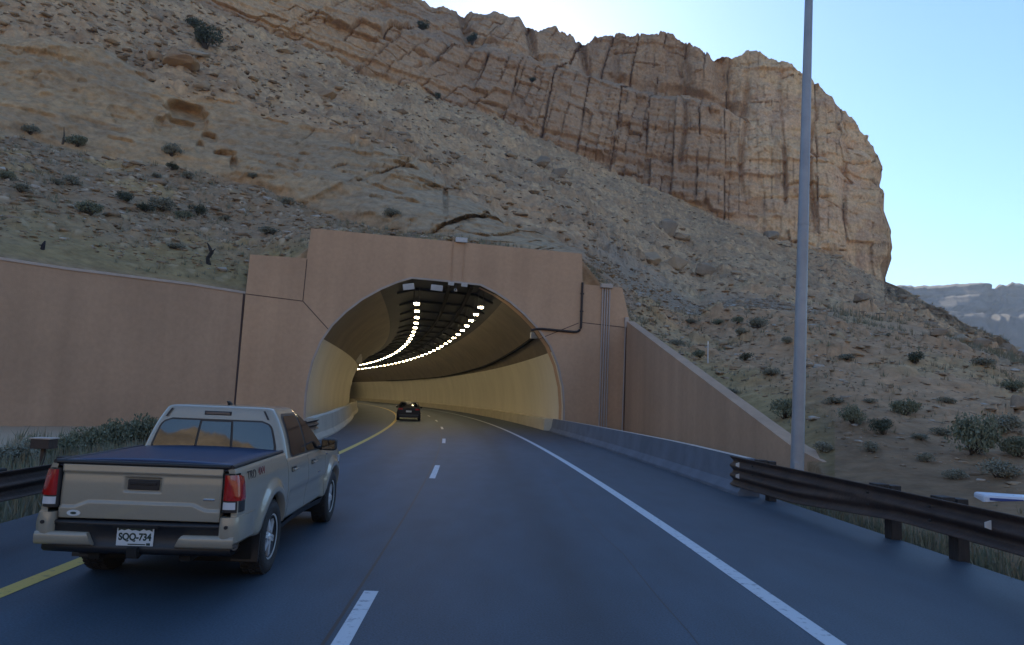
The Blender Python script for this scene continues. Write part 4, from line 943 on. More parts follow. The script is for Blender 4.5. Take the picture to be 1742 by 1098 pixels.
rw = rear_glass('rear_window', -.742, .742, 1.20, 1.605, .004, TRIM, cab, rad=.10)
rear_glass('left_pane', .225, .715, 1.225, 1.585, .009, GLASS, rw, rad=.08); rear_glass('right_pane', -.715, -.225, 1.225, 1.585, .009, GLASS, rw, rad=.08)
rear_glass('sliding_pane', -.195, .195, 1.235, 1.575, .011, GLASS, rw, rad=.02)
m = MB(); m.box((cab_r(.93)-.012, 0, 1.675), (.03, .32, .05), bev=.008); hl = m.build('high_brake_light', TRIM, cab)
m = MB(); m.box((cab_r(.93)-.026, 0, 1.675), (.01, .28, .030), bev=.003); m.build('lens', pm('smoked_lens', (.05, .05, .065), rough=.15, coat=1), hl)
for s in (-1, 1):
    m = MB(); m.grid([[Vector((cab_r(t)-.016, s*(cab_w(t)-.115), Z0+ZH*t)) for t in np.linspace(.82, 1.0, 5)], [Vector((cab_r(t)-.016, s*(cab_w(t)-.09), Z0+ZH*t)) for t in np.linspace(.82, 1.0, 5)]], 0, True, flip=s > 0); m.build('roof_ditch', TRIM, cab)
m = MB(); m.tube([(2.35, .02, 1.775), (2.30, .02, 1.80), (2.22, .02, 1.815)], [.03, .022, .006], 8); m.build('antenna_fin', TRIM, cab)
# windscreen and hood
m = MB(); m.grid([[Vector((cab_f(t)+.05*(1-(y/.75)**2)+.008, y*cab_w(t)/.868, Z0+ZH*t)) for y in np.linspace(-.74, .74, 12)] for t in np.linspace(.08, .95, 8)], 0, True, flip=True); m.build('windscreen', GLASSD, cab)
m = MB(); m.grid([[Vector((x, y, lerp(1.16, 1.06, (x-3.85)/1.45)+.045*(1-(y/.85)**2)-.25*max(0, (x-5.1)/.22)**2)) for y in np.linspace(-.85, .85, 14)] for x in np.linspace(3.85, 5.32, 14)], 0, True); m.build('hood', PAINT, truck)
m = MB(); m.box((5.30, 0, .82), (.16, 1.55, .44), bev=.05); m.build('grille', TRIM, truck); m = MB(); m.box((5.33, 0, .58), (.20, 1.62, .22), bev=.06); m.build('front_bumper', PAINT, truck)
for s in (-1, 1): m = MB(); m.box((5.22, s*.72, .90), (.22, .26, .16), bev=.03); m.build('headlight', CLEARL, truck)
# mirrors
for s in (-1, 1):
    m = MB(); m.box((3.62, s*1.005, 1.235), (.13, .22, .175), bev=.04); m.tube([(3.62, s*.84, 1.175), (3.62, s*.96, 1.19)], .035, 8); mi = m.build('side_mirror', TRIM, truck)
    m = MB(); m.box((3.552, s*1.005, 1.235), (.008, .18, .135), bev=.003); m.build('mirror_glass', GLASS, mi)
m = MB(); m.box((3.98, -(half(3.98, 1.05)+.006), 1.075), (.12, .012, .03), bev=.004); m.build('side_badge', CHROME, truck)
m = MB(); m.box((3.45, -(half(3.4, .86)+.004), .86), (.16, .008, .018)); m.build('door_badge', CHROME, truck)
# bed decal
dx0 = .42
TX = Matrix(((1, 0, 0, .47), (0, 0, -1, -(half(.45, 1.13)+.004)), (0, 1, 0, 1.125), (0, 0, 0, 1))) @ Matrix.Rotation(R_(-7), 4, 'X')
text('bed_decal', 'TRD', .125, TX, DECALK, truck, 1.15, .001)
TX2 = Matrix(((1, 0, 0, .79), (0, 0, -1, -(half(.7, 1.13)+.004)), (0, 1, 0, 1.135), (0, 0, 0, 1))) @ Matrix.Rotation(R_(-7), 4, 'X')
text('bed_decal', '4X4', .115, TX2, DECALR, truck, 1.15, .001)
# wheels
def wheel(c, s):
    T = Matrix.Translation((c, s*(.93-.125), WR_)) @ (Matrix.Rotation(math.pi, 4, 'Z') if s > 0 else Matrix.Identity(4))
    # local: outer face towards -y
    m = MB(); m.lathe([(.235, -.105), (.25, -.125), (.33, -.130), (.372, -.112), (.385, -.085), (.385, .085), (.372, .112), (.33, .128), (.24, .11), (.235, .0)], 40, T)
    for k in range(44):
        a = 2*math.pi*k/44
        for yy_ in (-.075, .0, .075): m.box((0, 0, 0), (.014, .058, .034), mat=T @ Matrix.Rotation(a+(.07 if yy_ == 0 else 0), 4, 'Y') @ Matrix.Translation((.386, yy_, 0)))
    ty = m.build('wheel', TYRE, truck)
    m = MB(); m.lathe([(.0, -.055), (.10, -.055), (.19, -.04), (.222, -.09), (.240, -.112), (.236, -.09), (.222, .06), (.0, .06)], 40, T, 0); m.build('rim', GUNM, ty)
    m = MB()
    for k in range(6):
        a = 2*math.pi*k/6+.3
        for off in (-.16, .16):
            m.box((0, 0, 0), (.155, .022, .030), mat=T @ Matrix.Rotation(a+off*.8, 4, 'Y') @ Matrix.Translation((.142, -.085, 0)) @ Matrix.Rotation(-off*.9, 4, 'Y') @ Matrix.Rotation(.10, 4, 'Z'))
    m.lathe([(.0, -.100), (.035, -.100), (.045, -.075)], 18, T); m.lathe([(.225, -.108), (.243, -.116), (.246, -.104)], 40, T); m.build('spokes', ALLOY, ty)
for s in (-1, 1):
    for c in (RW, FW): wheel(c, s)

# ------------------------------------------------------------------ black car in the tunnel
CARP = pm('black_car_paint', (.006, .006, .008), rough=.4, spec=.3)
cP = on_z(694.5, 716, 0)
car = thing('sedan_car', 'small black sedan driving away inside the tunnel', 'car', cP, th(cP.y)+math.pi/2, scale=.98)
def loft(secs, name, mat, par, sm=True, cap=True):
    m = MB(); m.grid(secs, 0, sm, closed=True); n = len(secs[0])
    if cap: m.add(secs[0], [list(range(n))]); m.add(secs[-1], [list(range(n))[::-1]])
    return weld(m.build(name, mat, par))
def csec(x, w, z0, z1, wt=None):
    wt = wt or w*.93; return [Vector((x, y, z)) for y, z in ((-w*.9, z0), (-w, z0+.14), (-w, (z0+z1)/2), (-wt, z1-.06), (-wt*.85, z1), (0, z1+.02), (wt*.85, z1), (wt, z1-.06), (w, (z0+z1)/2), (w, z0+.14), (w*.9, z0))]
loft([csec(0, .80, .36, .92), csec(.05, .87, .28, 1.0), csec(.5, .90, .22, 1.03), csec(1.4, .91, .20, .98), csec(3.2, .91, .20, .95), csec(4.1, .88, .22, .84), csec(4.5, .76, .30, .70)], 'body', CARP, car)
def gsec(x, w, z0, z1): return [Vector((x, y, z)) for y, z in ((-w, z0), (-w*.80, z1-.05), (-w*.66, z1), (0, z1+.02), (w*.66, z1), (w*.80, z1-.05), (w, z0))]
loft([gsec(.32, .78, .98, 1.02), gsec(.75, .82, .96, 1.28), gsec(1.15, .84, .96, 1.42), gsec(2.1, .84, .94, 1.43), gsec(2.7, .83, .93, 1.28), gsec(3.25, .80, .92, .96)], 'roof', CARP, car)
m = MB(); m.grid([[Vector((.36+x_, y, z)) for y in np.linspace(-w_, w_, 7)] for x_, z, w_ in ((.0, 1.045, .62), (.22, 1.19, .60), (.42, 1.305, .56), (.66, 1.375, .52))], 0, True); m.build('rear_window', GLASS, car)
for s in (-1, 1):
    m = MB(); m.box((.03, s*.64, .86), (.14, .34, .13), bev=.03); tl = m.build('tail_light', REDL, car)
    m = MB(); m.box((2.95, s*.98, .98), (.14, .18, .12), bev=.03); m.build('side_mirror', CARP, car)
    m = MB(); m.grid([[Vector((x, s*(.845*lerp(1, .82, t)+.004), lerp(.98, 1.36, t))) for x in (lerp(.75, 1.15, t), 1.9, lerp(3.0, 2.5, t))] for t in np.linspace(0, 1, 5)], 0, True, flip=s < 0); m.build('side_window', GLASS, car)
    for xw in (.85, 3.6):
        m = MB(); m.lathe([(.0, -.10), (.2, -.11), (.31, -.10), (.325, -.06), (.325, .06), (.31, .10), (0, .10)], 24, Matrix.Translation((xw, s*.82, .325))); wq = m.build('wheel', TYRE, car)
        m = MB(); m.lathe([(0, -.02), (.19, -.02), (.21, .0)], 20, Matrix.Translation((xw, s*.93 if s < 0 else s*.93, .325)) @ (Matrix.Rotation(math.pi, 4, 'Z') if s > 0 else Matrix.Identity(4))); m.build('rim', ALLOY, wq)
m = MB(); m.box((-.005, 0, .70), (.03, .42, .13), bev=.01); m.build('license_plate', PLATEW, car)
m = MB(); m.box((.02, 0, .36), (.22, 1.5, .2), bev=.05); m.build('rear_bumper', TRIM, car)

# ------------------------------------------------------------------ rocks and plants
PUV = px_of(G2)
def on_hill(u, v, z0=1.0):
    j = int(np.argmin(np.abs(US-u))); pv = PUV[1][:, j].copy(); pv[ZN[:, j] < z0] = 1e9
    i = int(np.argmax(pv <= v)); return Vector(G2[i, j]), i, j
rng = random.Random(7); nrg = np.random.default_rng(11)
def rockmesh(name, mat, seed, n=16, sub=2, rough=.05, flat=.7):
    r = random.Random(seed); bm = bmesh.new()
    for i in range(n):
        v = Vector((r.gauss(0, 1), r.gauss(0, 1), r.gauss(0, 1))).normalized()*r.uniform(.8, 1.05); v.z *= flat; bm.verts.new(v*.5)
    h = bmesh.ops.convex_hull(bm, input=bm.verts[:]); bmesh.ops.delete(bm, geom=[g for g in h['geom_interior'] if isinstance(g, bmesh.types.BMVert)], context='VERTS')
    if sub:
        bmesh.ops.bevel(bm, geom=bm.edges[:], offset=.022, segments=1, affect='EDGES')
        bmesh.ops.triangulate(bm, faces=bm.faces[:]); bmesh.ops.subdivide_edges(bm, edges=bm.edges[:], cuts=sub, use_grid_fill=True)
        P = np.array([v.co[:] for v in bm.verts]); d = rough*fbm(P[:, 0]*4+seed, P[:, 1]*4, P[:, 2]*7, 4, seed)
        for v, k in zip(bm.verts, d): v.co *= 1+k*1.6
    bmesh.ops.recalc_face_normals(bm, faces=bm.faces[:]); me = bpy.data.meshes.new(name); bm.to_mesh(me); bm.free(); me.materials.append(mat); return me
B_TAN = pm('boulder_tan', (.41, .31, .205), (.31, .235, .16), 2.2, .95, bump=.6, bscale=6, spec=.2)
B_ORG = pm('boulder_orange', (.42, .28, .15), (.27, .175, .11), 2.5, .95, bump=.6, bscale=6, spec=.2)
B_GRY = pm('boulder_grey', (.32, .245, .17), (.23, .18, .13), 2.2, .95, bump=.6, bscale=6, spec=.2)
RM = {k: [rockmesh('boulder', m_, i+j*10) for i in range(3)] for j, (k, m_) in enumerate((('tan', B_TAN), ('org', B_ORG), ('gry', B_GRY)))}
def boulder(u, v, w, h, kind, label, cat='boulder', depth=1.0, sink=.25, rot=None):
    P, i, j = on_hill(u, v); d = P.y*1.0; k = d/FPX
    o = bpy.data.objects.new('boulder', rng.choice(RM[kind])); COL.objects.link(o)
    W_, H_ = w*k, h*k
    o.scale = (W_, W_*.8*depth, H_/.75); o.location = P+Vector((0, W_*.15, H_*(.5-sink))); o.rotation_euler = (rng.uniform(-.15, .15), rot if rot is not None else rng.uniform(-.2, .3), rng.uniform(-.5, .5))
    return tag(o, label, cat, 'boulders on the hillside')
for a in [(300, 118, 92, 44, 'org', 'wide orange overhanging boulder below the tall green shrub on the upper left slope'),
          (262, 104, 40, 26, 'org', 'smaller orange boulder leaning on the left of the wide orange one'),
          (548, 163, 58, 34, 'org', 'lone triangular orange boulder on the scree below the leftmost cliff'),
          (1135, 398, 44, 40, 'gry', 'dark tilted boulder on the scree right above the rocky outcrop'),
          (1160, 410, 40, 24, 'tan', 'pale broken boulder touching the dark tilted one on the scree'),
          (922, 283, 46, 30, 'gry', 'grey slab half sunk in the scree halfway up to the cliff, upper of two'),
          (952, 300, 40, 24, 'gry', 'bluish grey slab just below the other sunken slab in the scree'),
          (1105, 448, 52, 34, 'tan', 'blocky tan boulder, leftmost of the low outcrop right of the portal top'),
          (1150, 458, 50, 36, 'tan', 'blocky tan boulder in the middle of the low outcrop right of the portal top'),
          (1198, 470, 46, 32, 'gry', 'blocky grey boulder ending the low outcrop on the right'),
          (1310, 408, 40, 22, 'gry', 'brown boulder lying at the foot of the tall cliff left of the light pole'),
          (1472, 522, 46, 20, 'gry', 'flat dark boulder on the ridge just right of the light pole'),
          (1598, 573, 40, 20, 'gry', 'dark boulder on the bench edge below the far mesa, left one'),
          (1640, 583, 46, 24, 'tan', 'tan boulder between two dark ones on the bench edge'),
          (1672, 590, 40, 22, 'gry', 'dark boulder right of the tan one on the bench edge'),
          (1722, 604, 46, 26, 'gry', 'dark boulder on the skyline at the far right'),
          (1735, 700, 40, 34, 'gry', 'grey boulder half out of the frame on the right slope'),
          (820, 42, 0, 0, '', '')]:
    if a[2]: boulder(*a)
# rubble: countless loose stones lying on the scree (one mass)
def scatter_mesh(name, mats, pts, scl, protos, rots=None, mi=None):
    V, F_, MI = [], [], []; b = 0
    for k, (p, s) in enumerate(zip(pts, scl)):
        pv_, pf = protos[k % len(protos)]; a = nrg.uniform(0, 6.28); c, s_ = math.cos(a), math.sin(a)
        R3 = np.array([[c, -s_, 0], [s_, c, 0], [0, 0, 1]]); q = (pv_*s)@R3.T+p; V.append(q); F_.append(pf+b); b += len(pv_)
        if mi is not None: MI.append(np.full(len(pf), mi[k], dtype=np.int32))
    V = np.concatenate(V); F_ = np.concatenate(F_); me = bpy.data.meshes.new(name)
    n = F_.shape[1]; me.vertices.add(len(V)); me.vertices.foreach_set('co', V.astype(np.float32).ravel()); me.loops.add(F_.size); me.polygons.add(len(F_))
    me.loops.foreach_set('vertex_index', F_.astype(np.int32).ravel()); me.polygons.foreach_set('loop_start', np.arange(0, F_.size, n, dtype=np.int32))
    for m_ in mats: me.materials.append(m_)
    if mi is not None: me.polygons.foreach_set('material_index', np.concatenate(MI))
    me.update(calc_edges=True); o = bpy.data.objects.new(name, me); COL.objects.link(o); return o
def hullproto(seed, n=9, flat=.65):
    me = rockmesh('tmp', B_TAN, seed, n, 0, flat=flat); me.calc_loop_triangles()
    v = np.array([q.co[:] for q in me.vertices]); f = np.array([t.vertices[:] for t in me.loop_triangles]); bpy.data.meshes.remove(me); return v, f
HP = [hullproto(100+i) for i in range(8)]
def pick(mask, n, power=1.0):
    """random terrain vertices, even over the picture the slope shows"""
    w = mask.ravel().astype(float)*(US[None, :]*0+np.gradient(US)[None, :]).repeat(ZN.shape[0], 0).ravel(); w /= w.sum()
    ix = nrg.choice(w.size, n, p=w); i, j = np.unravel_index(ix, ZN.shape); return i, j
inview = (US[None, :] > -120) & (US[None, :] < 1860) & (ZN >= 0)
i, j = pick((w_tal > .6) & inview & ~((gul > .5)), 9000)
p = G2[i, j]+nrg.normal(0, .25, (len(i), 3))*np.array([1, 1, .1]); sz = np.clip(nrg.lognormal(-.75, .66, len(i)), .18, 3.2)
sc3 = np.stack([sz*nrg.uniform(.8, 1.5, len(i)), sz, sz*nrg.uniform(.4, .8, len(i))], 1)
rub = scatter_mesh('rubble', [B_TAN, B_GRY, B_ORG], p, sc3, HP, mi=nrg.choice(3, len(i), p=[.55, .42, .03])); rub['kind'] = 'stuff'
i, j = pick((((w_bank > .5) & (ZN > 1.1)) | (gul > .5)) & inview, 10500)
p = G2[i, j]; dist = np.hypot(p[:, 0], p[:, 1]); sz = np.clip(nrg.lognormal(-1.45, .6, len(i)), .08, 1.1)*np.clip(dist/55, .35, 1.2)
sc3 = np.stack([sz*nrg.uniform(.8, 1.5, len(i)), sz, sz*nrg.uniform(.4, .8, len(i))], 1)
B_PALE = pm('stone_pale', (.46, .42, .36), (.36, .32, .27), 3, .9)
st = scatter_mesh('gravel', [B_TAN, B_GRY, B_PALE], p, sc3, HP, mi=nrg.choice(3, len(i), p=[.42, .45, .13])); st['kind'] = 'stuff'
# rim stones along the mesa skyline and the foot of the cliff
# plants
def leafmat(name, c1, c2): 
    m = pm(name, c1, c2, 1.7, .75, spec=.25); return m
L_SAGE = leafmat('sage_leaf', (.27, .26, .195), (.19, .19, .14)); L_GRN = leafmat('green_leaf', (.20, .21, .14), (.15, .165, .105)); L_DRK = leafmat('juniper_leaf', (.10, .11, .075), (.065, .078, .052)); L_DRY = leafmat('dry_leaf', (.27, .225, .14), (.20, .165, .10)); L_STEM = pm('stem', (.09, .07, .05), rough=.9)
def shrubmesh(name, leaf, seed, n=420, r=.5, h=.8, leafs=.075, upright=.5, lobes=5):
    R = np.random.default_rng(seed); V, F_, MI = [], [], []
    lob = [(R.uniform(-.5, .5)*r*1.1, R.uniform(-.5, .5)*r*1.1, R.uniform(.35, .75)*h, R.uniform(.35, .62)*r) for _ in range(lobes)]
    for q in range(n):
        lx, ly, lz, lr = lob[R.integers(lobes)]
        d = R.normal(0, 1, 3); d /= np.linalg.norm(d); rad_ = lr*(R.uniform(.1, 1.0)**.45+max(0, R.normal(0, .12)))
        p = np.array([lx, ly, lz])+d*rad_*np.array([1, 1, .9]); p[2] = max(.02, p[2])
        u = R.normal(0, 1, 3)+np.array([0, 0, upright*2]); u /= np.linalg.norm(u); w = np.cross(u, R.normal(0, 1, 3)); w /= np.linalg.norm(w)+1e-9
        L = leafs*R.uniform(.6, 1.6); b = len(V); V += [p-u*L-w*L*.3, p-u*L*.2+w*L*.45, p+u*L, p+u*L*.2-w*L*.5]; F_.append((b, b+1, b+2, b+3)); MI.append(0)
    for lx, ly, lz, lr in lob:
        for _ in range(3):
            a = np.array([R.uniform(-.06, .06), R.uniform(-.06, .06), 0]); e = np.array([lx, ly, lz])+R.normal(0, .4, 3)*lr
            t = np.array([.012, 0, 0]); t2 = np.array([0, .012, 0]); b = len(V); V += [a-t, a+t, e+t*.4, e-t*.4, a-t2, a+t2, e+t2*.4, e-t2*.4]; F_ += [(b, b+1, b+2, b+3), (b+4, b+5, b+6, b+7)]; MI += [1, 1]
    me = bpy.data.meshes.new(name); me.from_pydata([tuple(x) for x in V], [], F_); me.materials.append(leaf); me.materials.append(L_STEM); me.polygons.foreach_set('material_index', MI); me.update(); return me
SH = dict(sage=[shrubmesh('shrub', L_SAGE, 1+i, 1500, leafs=.034, lobes=9, h=.72) for i in range(3)], green=[shrubmesh('shrub', L_GRN, 11+i, 1900, leafs=.034, upright=.9, lobes=9) for i in range(3)],
          dark=[shrubmesh('shrub', L_DRK, 21+i, 2200, leafs=.032, lobes=9, upright=.3) for i in range(3)], dry=[shrubmesh('shrub', L_DRY, 31+i, 1200, leafs=.03, upright=1.3, lobes=6) for i in range(2)])
def shrub(u, v, w, h, kind, label, name='shrub', P=None, cat='shrub', grp='shrubs on the slopes'):
    if P is None: P, i, j = on_hill(u, v)
    k = P.y/FPX; o = bpy.data.objects.new(name, rng.choice(SH[kind])); COL.objects.link(o)
    W_ = w*k/1.05; o.scale = (W_, W_*.9, h*k/.95); o.location = P-Vector((0, 0, .04)); o.rotation_euler = (0, rng.uniform(-.1, .1), rng.uniform(0, 6.28)); return tag(o, label, cat, grp)
SHR = [(350, 84, 62, 56, 'dark', 'tall dark green shrub leaning beside the wide orange boulder'),
 (330, 48, 34, 24, 'dark', 'dark bushy top rising left of the tall leaning shrub'),
 (718, 52, 32, 20, 'dark', 'round dark juniper under the rim at the left end of the skyline'),
 (803, 82, 26, 28, 'dark', 'dark juniper tucked under the first skyline buttress'),
 (743, 170, 16, 16, 'dark', 'tiny black juniper at the foot of the pinkish cliff'),
 (907, 140, 16, 10, 'dark', 'small dark bush on the ledge halfway up the cliff'),
 (50, 230, 38, 24, 'sage', 'grey green bush at the foot of the smooth bluff, far left'),
 (132, 252, 48, 28, 'green', 'rounded green bush at the foot of the smooth bluff beside a dead stem'),
 (292, 268, 44, 32, 'sage', 'pale open bush against the bluff under the small alcove'),
 (293, 292, 28, 16, 'dark', 'low dark bush right below the pale open bush'),
 (318, 308, 26, 18, 'sage', 'small grey bush beside white stones below the bluff'),
 (268, 304, 20, 14, 'sage', 'small round grey bush left of the white stones'),
 (12, 308, 34, 22, 'green', 'green bush at the left frame edge, upper of two'),
 (34, 330, 44, 24, 'sage', 'pale green bush at the left frame edge, lower of two'),
 (122, 320, 44, 24, 'sage', 'bluish sage bush on the grey shale patch'),
 (96, 316, 30, 16, 'sage', 'low sage clump left of the bluish sage bush'),
 (152, 368, 50, 34, 'green', 'leafy green bush in the middle of the left bank'),
 (214, 345, 36, 24, 'dark', 'dark bush with a shaded foot on the left bank'),
 (246, 362, 36, 18, 'dark', 'dark low bush below the shaded one on the left bank'),
 (276, 360, 56, 36, 'sage', 'large grey sage bush on the shale of the left bank'),
 (338, 368, 36, 24, 'dark', 'dark rounded bush right of the large grey sage bush'),
 (310, 372, 40, 16, 'green', 'low spreading green bush between the large sage and dark rounded one'),
 (384, 376, 26, 14, 'sage', 'small bush beside pale stones on the left bank'),
 (430, 306, 26, 14, 'sage', 'small grey bush on the bank under the middle of the bluff'),
 (458, 398, 48, 18, 'sage', 'wide low sage just left of the portal shoulder'),
 (490, 350, 30, 18, 'sage', 'grey bush on the bank above the left portal shoulder'),
 (300, 425, 40, 16, 'sage', 'low sage clump just above the left retaining wall'),
 (665, 372, 40, 22, 'sage', 'spindly plant against the bluff above the portal top'),
 (1292, 558, 40, 28, 'sage', 'dark sage bush on the bench line left of the light pole'),
 (1255, 556, 24, 16, 'green', 'small green bush left of the dark sage on the bench line'),
 (1222, 552, 22, 12, 'green', 'low green bush farthest left on the bench line'),
 (1260, 578, 26, 18, 'sage', 'sage clump just under the bench line'),
 (1175, 552, 26, 12, 'sage', 'low clump near the top right corner of the portal'),
 (1338, 590, 24, 18, 'sage', 'small bush on the bare cut slope touching the light pole on its left'),
 (1268, 615, 30, 18, 'dark', 'dark bush halfway down the slope left of the light pole'),
 (1315, 640, 36, 20, 'sage', 'grey bush above the big green one left of the light pole'),
 (1336, 712, 58, 44, 'green', 'big green bush beside the lower light pole'),
 (1190, 610, 34, 20, 'green', 'green bush behind the thin pale post over the sloping wall'),
 (1150, 588, 34, 16, 'sage', 'grey clump near the upper end of the sloping wall'),
 (1240, 672, 40, 18, 'sage', 'low grey clump on the edge of the sloping wall'),
 (1558, 622, 32, 28, 'dark', 'lone dark bush on the bare tan cut slope'),
 (1440, 614, 40, 16, 'sage', 'low brown bush pair right of the light pole on the cut slope'),
 (1672, 626, 48, 20, 'sage', 'low grey bush under the bench boulders at the right'),
 (1512, 578, 12, 10, 'sage', 'tiny bush on the smooth upper cut slope'),
 (1452, 732, 46, 42, 'green', 'green bush with a dark foot, leftmost of three above the guardrail'),
 (1503, 742, 46, 36, 'dark', 'dark bush, middle of three above the guardrail'),
 (1538, 708, 54, 38, 'green', 'rounded bright green bush higher on the slope above the guardrail'),
 (1480, 772, 36, 30, 'sage', 'thin bush below the dark middle bush'),
 (1575, 790, 34, 24, 'sage', 'small sage bush just above the guardrail'),
 (1400, 770, 40, 26, 'sage', 'grey bush at the foot of the slope right of the light pole'),
 (1655, 775, 92, 84, 'green', 'largest green bush, low on the right slope'),
 (1708, 742, 66, 46, 'sage', 'wide sage bush right of the largest green bush'),
 (1700, 818, 76, 46, 'sage', 'broad sage bush above the white panel at the guardrail'),
 (1730, 782, 60, 46, 'green', 'green bush cut by the right frame edge beside the largest bush'), (1622, 822, 44, 26, 'sage', 'grey bush just above the guardrail left of the largest bush'), (1600, 742, 40, 22, 'sage', 'low grey bush between the rounded bright bush and the largest bush'),
 (1565, 752, 34, 18, 'sage', 'small grey clump right of the dark middle bush'), (1420, 692, 44, 18, 'sage', 'grey clump right of the light pole, halfway up the slope'), (1480, 690, 30, 14, 'sage', 'small clump above the leftmost green bush'), (1610, 690, 36, 16, 'sage', 'low clump on the grey gully stones at the right'), (1725, 668, 46, 24, 'green', 'dim green bush near the right frame edge under the bench')]
for a in SHR: shrub(*a)
for (u, d, w, h, kd, lab) in ((28, 18, 90, 56, 'sage', 'pale weedy bush at the far left behind the left guardrail'), (70, 19.5, 70, 50, 'green', 'green weed clump under the small dark box'), (112, 20.5, 74, 52, 'green', 'green weed clump right of the small dark box'),
                              (152, 22, 76, 58, 'green', 'taller green weed clump left of the pickup cab'), (195, 23.5, 80, 70, 'green', 'tallest green weed clump against the retaining wall beside the pickup cab'), (240, 24.5, 76, 76, 'green', 'green weed clump touching the pickup cab outline'), (-30, 17, 90, 60, 'sage', 'sage weed clump cut by the left frame edge')):
    r = ray(u, 720); P = Vector((r[0]/r[1]*d, d, -.32)); shrub(u, 0, w, h, kd, lab, 'weed_clump', P, 'weeds', 'weeds between left guardrail and wall')
# uncounted dry grass and small scrub on the banks
def tuft(seed, n=9, hh=.35):
    R = np.random.default_rng(seed); V, F_ = [], []
    for k in range(n):
        a = R.uniform(0, 6.28); o_ = np.array([math.cos(a), math.sin(a), 0])*R.uniform(0, .10); t = np.array([math.cos(a+1), math.sin(a+1), 0])*.018; e = o_*R.uniform(1.5, 3.2)+np.array([0, 0, hh*R.uniform(.5, 1.2)])
        b = len(V); V += [o_-t, o_+t, e+t*.2, e-t*.2]; F_.append((b, b+1, b+2, b+3))
    return np.array(V), np.array(F_)
TF = [tuft(i) for i in range(6)]
i, j = pick((((w_bank > .5) & (ZN > 1.03)) | (w_right > .5) | ((ZN > 4) & (ZN < 5) & (UU > 1400))) & inview & (gul < .5), 5200)
p = G2[i, j]; dist = np.hypot(p[:, 0], p[:, 1]); keep = fbm(p[:, 0]/6, p[:, 1]/6, p[:, 2]/6, 3, 77) > -.1; p = p[keep]; dist = dist[keep]
sc_ = np.repeat((np.clip(dist/50, .5, 1.6)*nrg.uniform(.6, 1.5, len(p)))[:, None], 3, 1)
sc_ *= .75
gro = scatter_mesh('dry_grass', [L_DRY, L_SAGE, L_GRN], p, sc_, TF, mi=nrg.choice(3, len(p), p=[.55, .32, .13])); gro['kind'] = 'stuff'
# verge grass beside both road edges
pts = []
for _ in range(7600):
    if nrg.random() < .5: y = nrg.uniform(3, 33); o_ = LEFT_EDGE(y)-abs(nrg.normal(0, 3.2))-.05
    else: y = nrg.uniform(3, 16.5); o_ = 6.45+abs(nrg.normal(0, 1.2)); 
    P = rp(y, o_, -.32)
    if (P-WL0).dot(WN) < .1: continue
    if o_ > 6: P.z = -.42
    pts.append(P)
p = np.array([q[:] for q in pts]); sc_ = np.repeat(nrg.uniform(.5, 1.3, len(p))[:, None], 3, 1)
vg = scatter_mesh('verge_grass', [L_GRN, L_DRY, L_SAGE], p, sc_, TF, mi=nrg.choice(3, len(p), p=[.45, .25, .3])); vg['kind'] = 'stuff'
# ------------------------------------------------------------------ small odds and ends
P, _, _ = on_hill(356, 452); t = thing('dead_tree', 'black twisted dead trunk standing above the left retaining wall', 'dead tree', P)
k = P.y/FPX; m = MB(); m.tube([Vector((0, 0, -.1)), Vector((-.12, 0, .35)), Vector((.10, 0, .75)), Vector((-.05, 0, 1.05)), Vector((-.22, 0, 1.35))], [.16, .12, .13, .09, .03], 8); m.tube([Vector((.1, 0, .75)), Vector((.32, 0, 1.0))], [.07, .02], 6); m.build('trunk', pm('burnt_wood', (.02, .017, .015), (.035, .03, .026), 6, .9, bump=.5), t)
P, _, _ = on_hill(72, 425); t = thing('dead_stump', 'small black stump near the left end of the retaining wall top', 'stump', P); m = MB(); m.tube([(0, 0, -.1), (.03, 0, .25), (.10, 0, .45)], [.12, .09, .03], 7); m.tube([(.0, 0, .2), (-.2, 0, .22)], [.06, .02], 6); m.build('stump', pm('dark_wood', (.02, .018, .02), rough=.9), t)
P, _, _ = on_hill(106, 246); t = thing('dead_plant', 'thin dark dead stem at the bluff foot left of the rounded green bush', 'dead plant', P); m = MB(); m.tube([(0, 0, -.1), (.05, 0, .7), (-.05, 0, 1.5)], [.10, .07, .02], 6); m.build('stem', L_STEM, t)
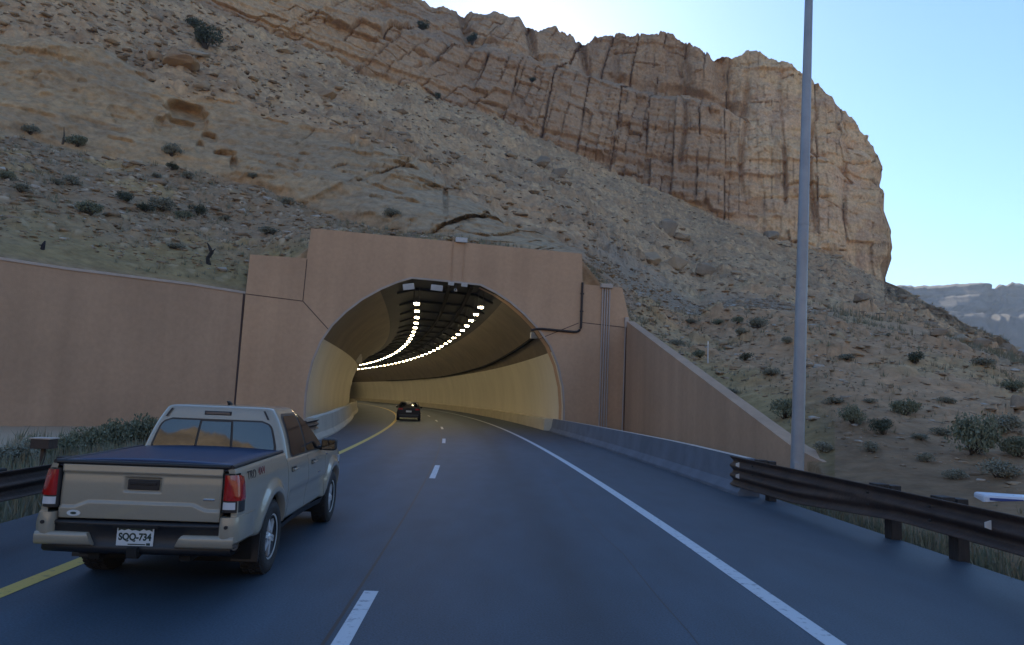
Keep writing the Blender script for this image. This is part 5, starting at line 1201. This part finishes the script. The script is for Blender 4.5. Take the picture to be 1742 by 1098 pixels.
P, _, _ = on_hill(1204, 620); t = thing('marker_post', 'thin pale marker post in the scrub above the sloping right wall', 'post', P); m = MB(); m.box((0, 0, .55), (.07, .05, 1.3), bev=.01); m.build('post', MAT['whitebox'], t); m = MB(); m.box((0, -.03, 1.1), (.06, .01, .12)); m.build('reflector', MAT['reflector'], t)
r = ray(79, 720); P = Vector((r[0]/r[1]*17.0, 17.0, -.32)); t = thing('utility_box', 'small dark box with a pale lid among the weeds behind the left guardrail', 'box', P)
m = MB(); m.box((0, 0, .68), (.44, .34, .22), bev=.01); m.box((0, 0, .28), (.08, .08, .62)); m.build('case', MAT['rust'], t); m = MB(); m.box((0, 0, .81), (.48, .38, .03), bev=.005); m.build('lid', MAT['coping'], t)
BLUE = pm('blue_stripe', (.02, .06, .25), rough=.4); WHT = pm('white_panel', (.62, .68, .78), rough=.35)
P = Vector((11.2, 15.2, 0)); r = ray(1715, 852); P = Vector((r[0]/r[1]*13.5, 13.5, CAMH+r[2]/r[1]*13.5-.03)); t = thing('panel', 'white panel with a blue stripe lying low behind the right guardrail', 'panel', P, -.25)
m = MB(); m.box((.15, 0, 0), (1.3, .5, .28), bev=.05); m.build('board', WHT, t); m = MB(); m.box((-.12, -.252, .06), (.55, .012, .05), bev=.003); m.build('stripe', BLUE, t); m = MB(); m.box((.3, -.02, -.30), (1.1, .4, .34), bev=.03); m.build('support', MAT['rust'], t)
m = MB(); m.box((-.3, 0, -.75), (.08, .08, .8)); m.box((.6, 0, -.75), (.08, .08, .8)); m.build('legs', MAT['rust'], t)

# ------------------------------------------------------------------ air: far things fade to blue
m = MB(); m.box((0, 0, 149), (6600, 6600, 302)); hz = m.build('haze', pm('haze', (1, 1, 1))); hz['kind'] = 'stuff'; hz.location = (0, 0, 0)
hm_ = hz.data.materials[0]; hn = hm_.node_tree; hn.nodes.remove(hn.nodes['Principled BSDF']); pv_ = hn.nodes.new('ShaderNodeVolumePrincipled')
pv_.inputs['Color'].default_value = (.75, .86, 1, 1); pv_.inputs['Density'].default_value = .00020; pv_.inputs['Anisotropy'].default_value = 0.0
hn.links.new(pv_.outputs[0], hn.nodes['Material Output'].inputs['Volume'])
SC.cycles.volume_bounces = 0
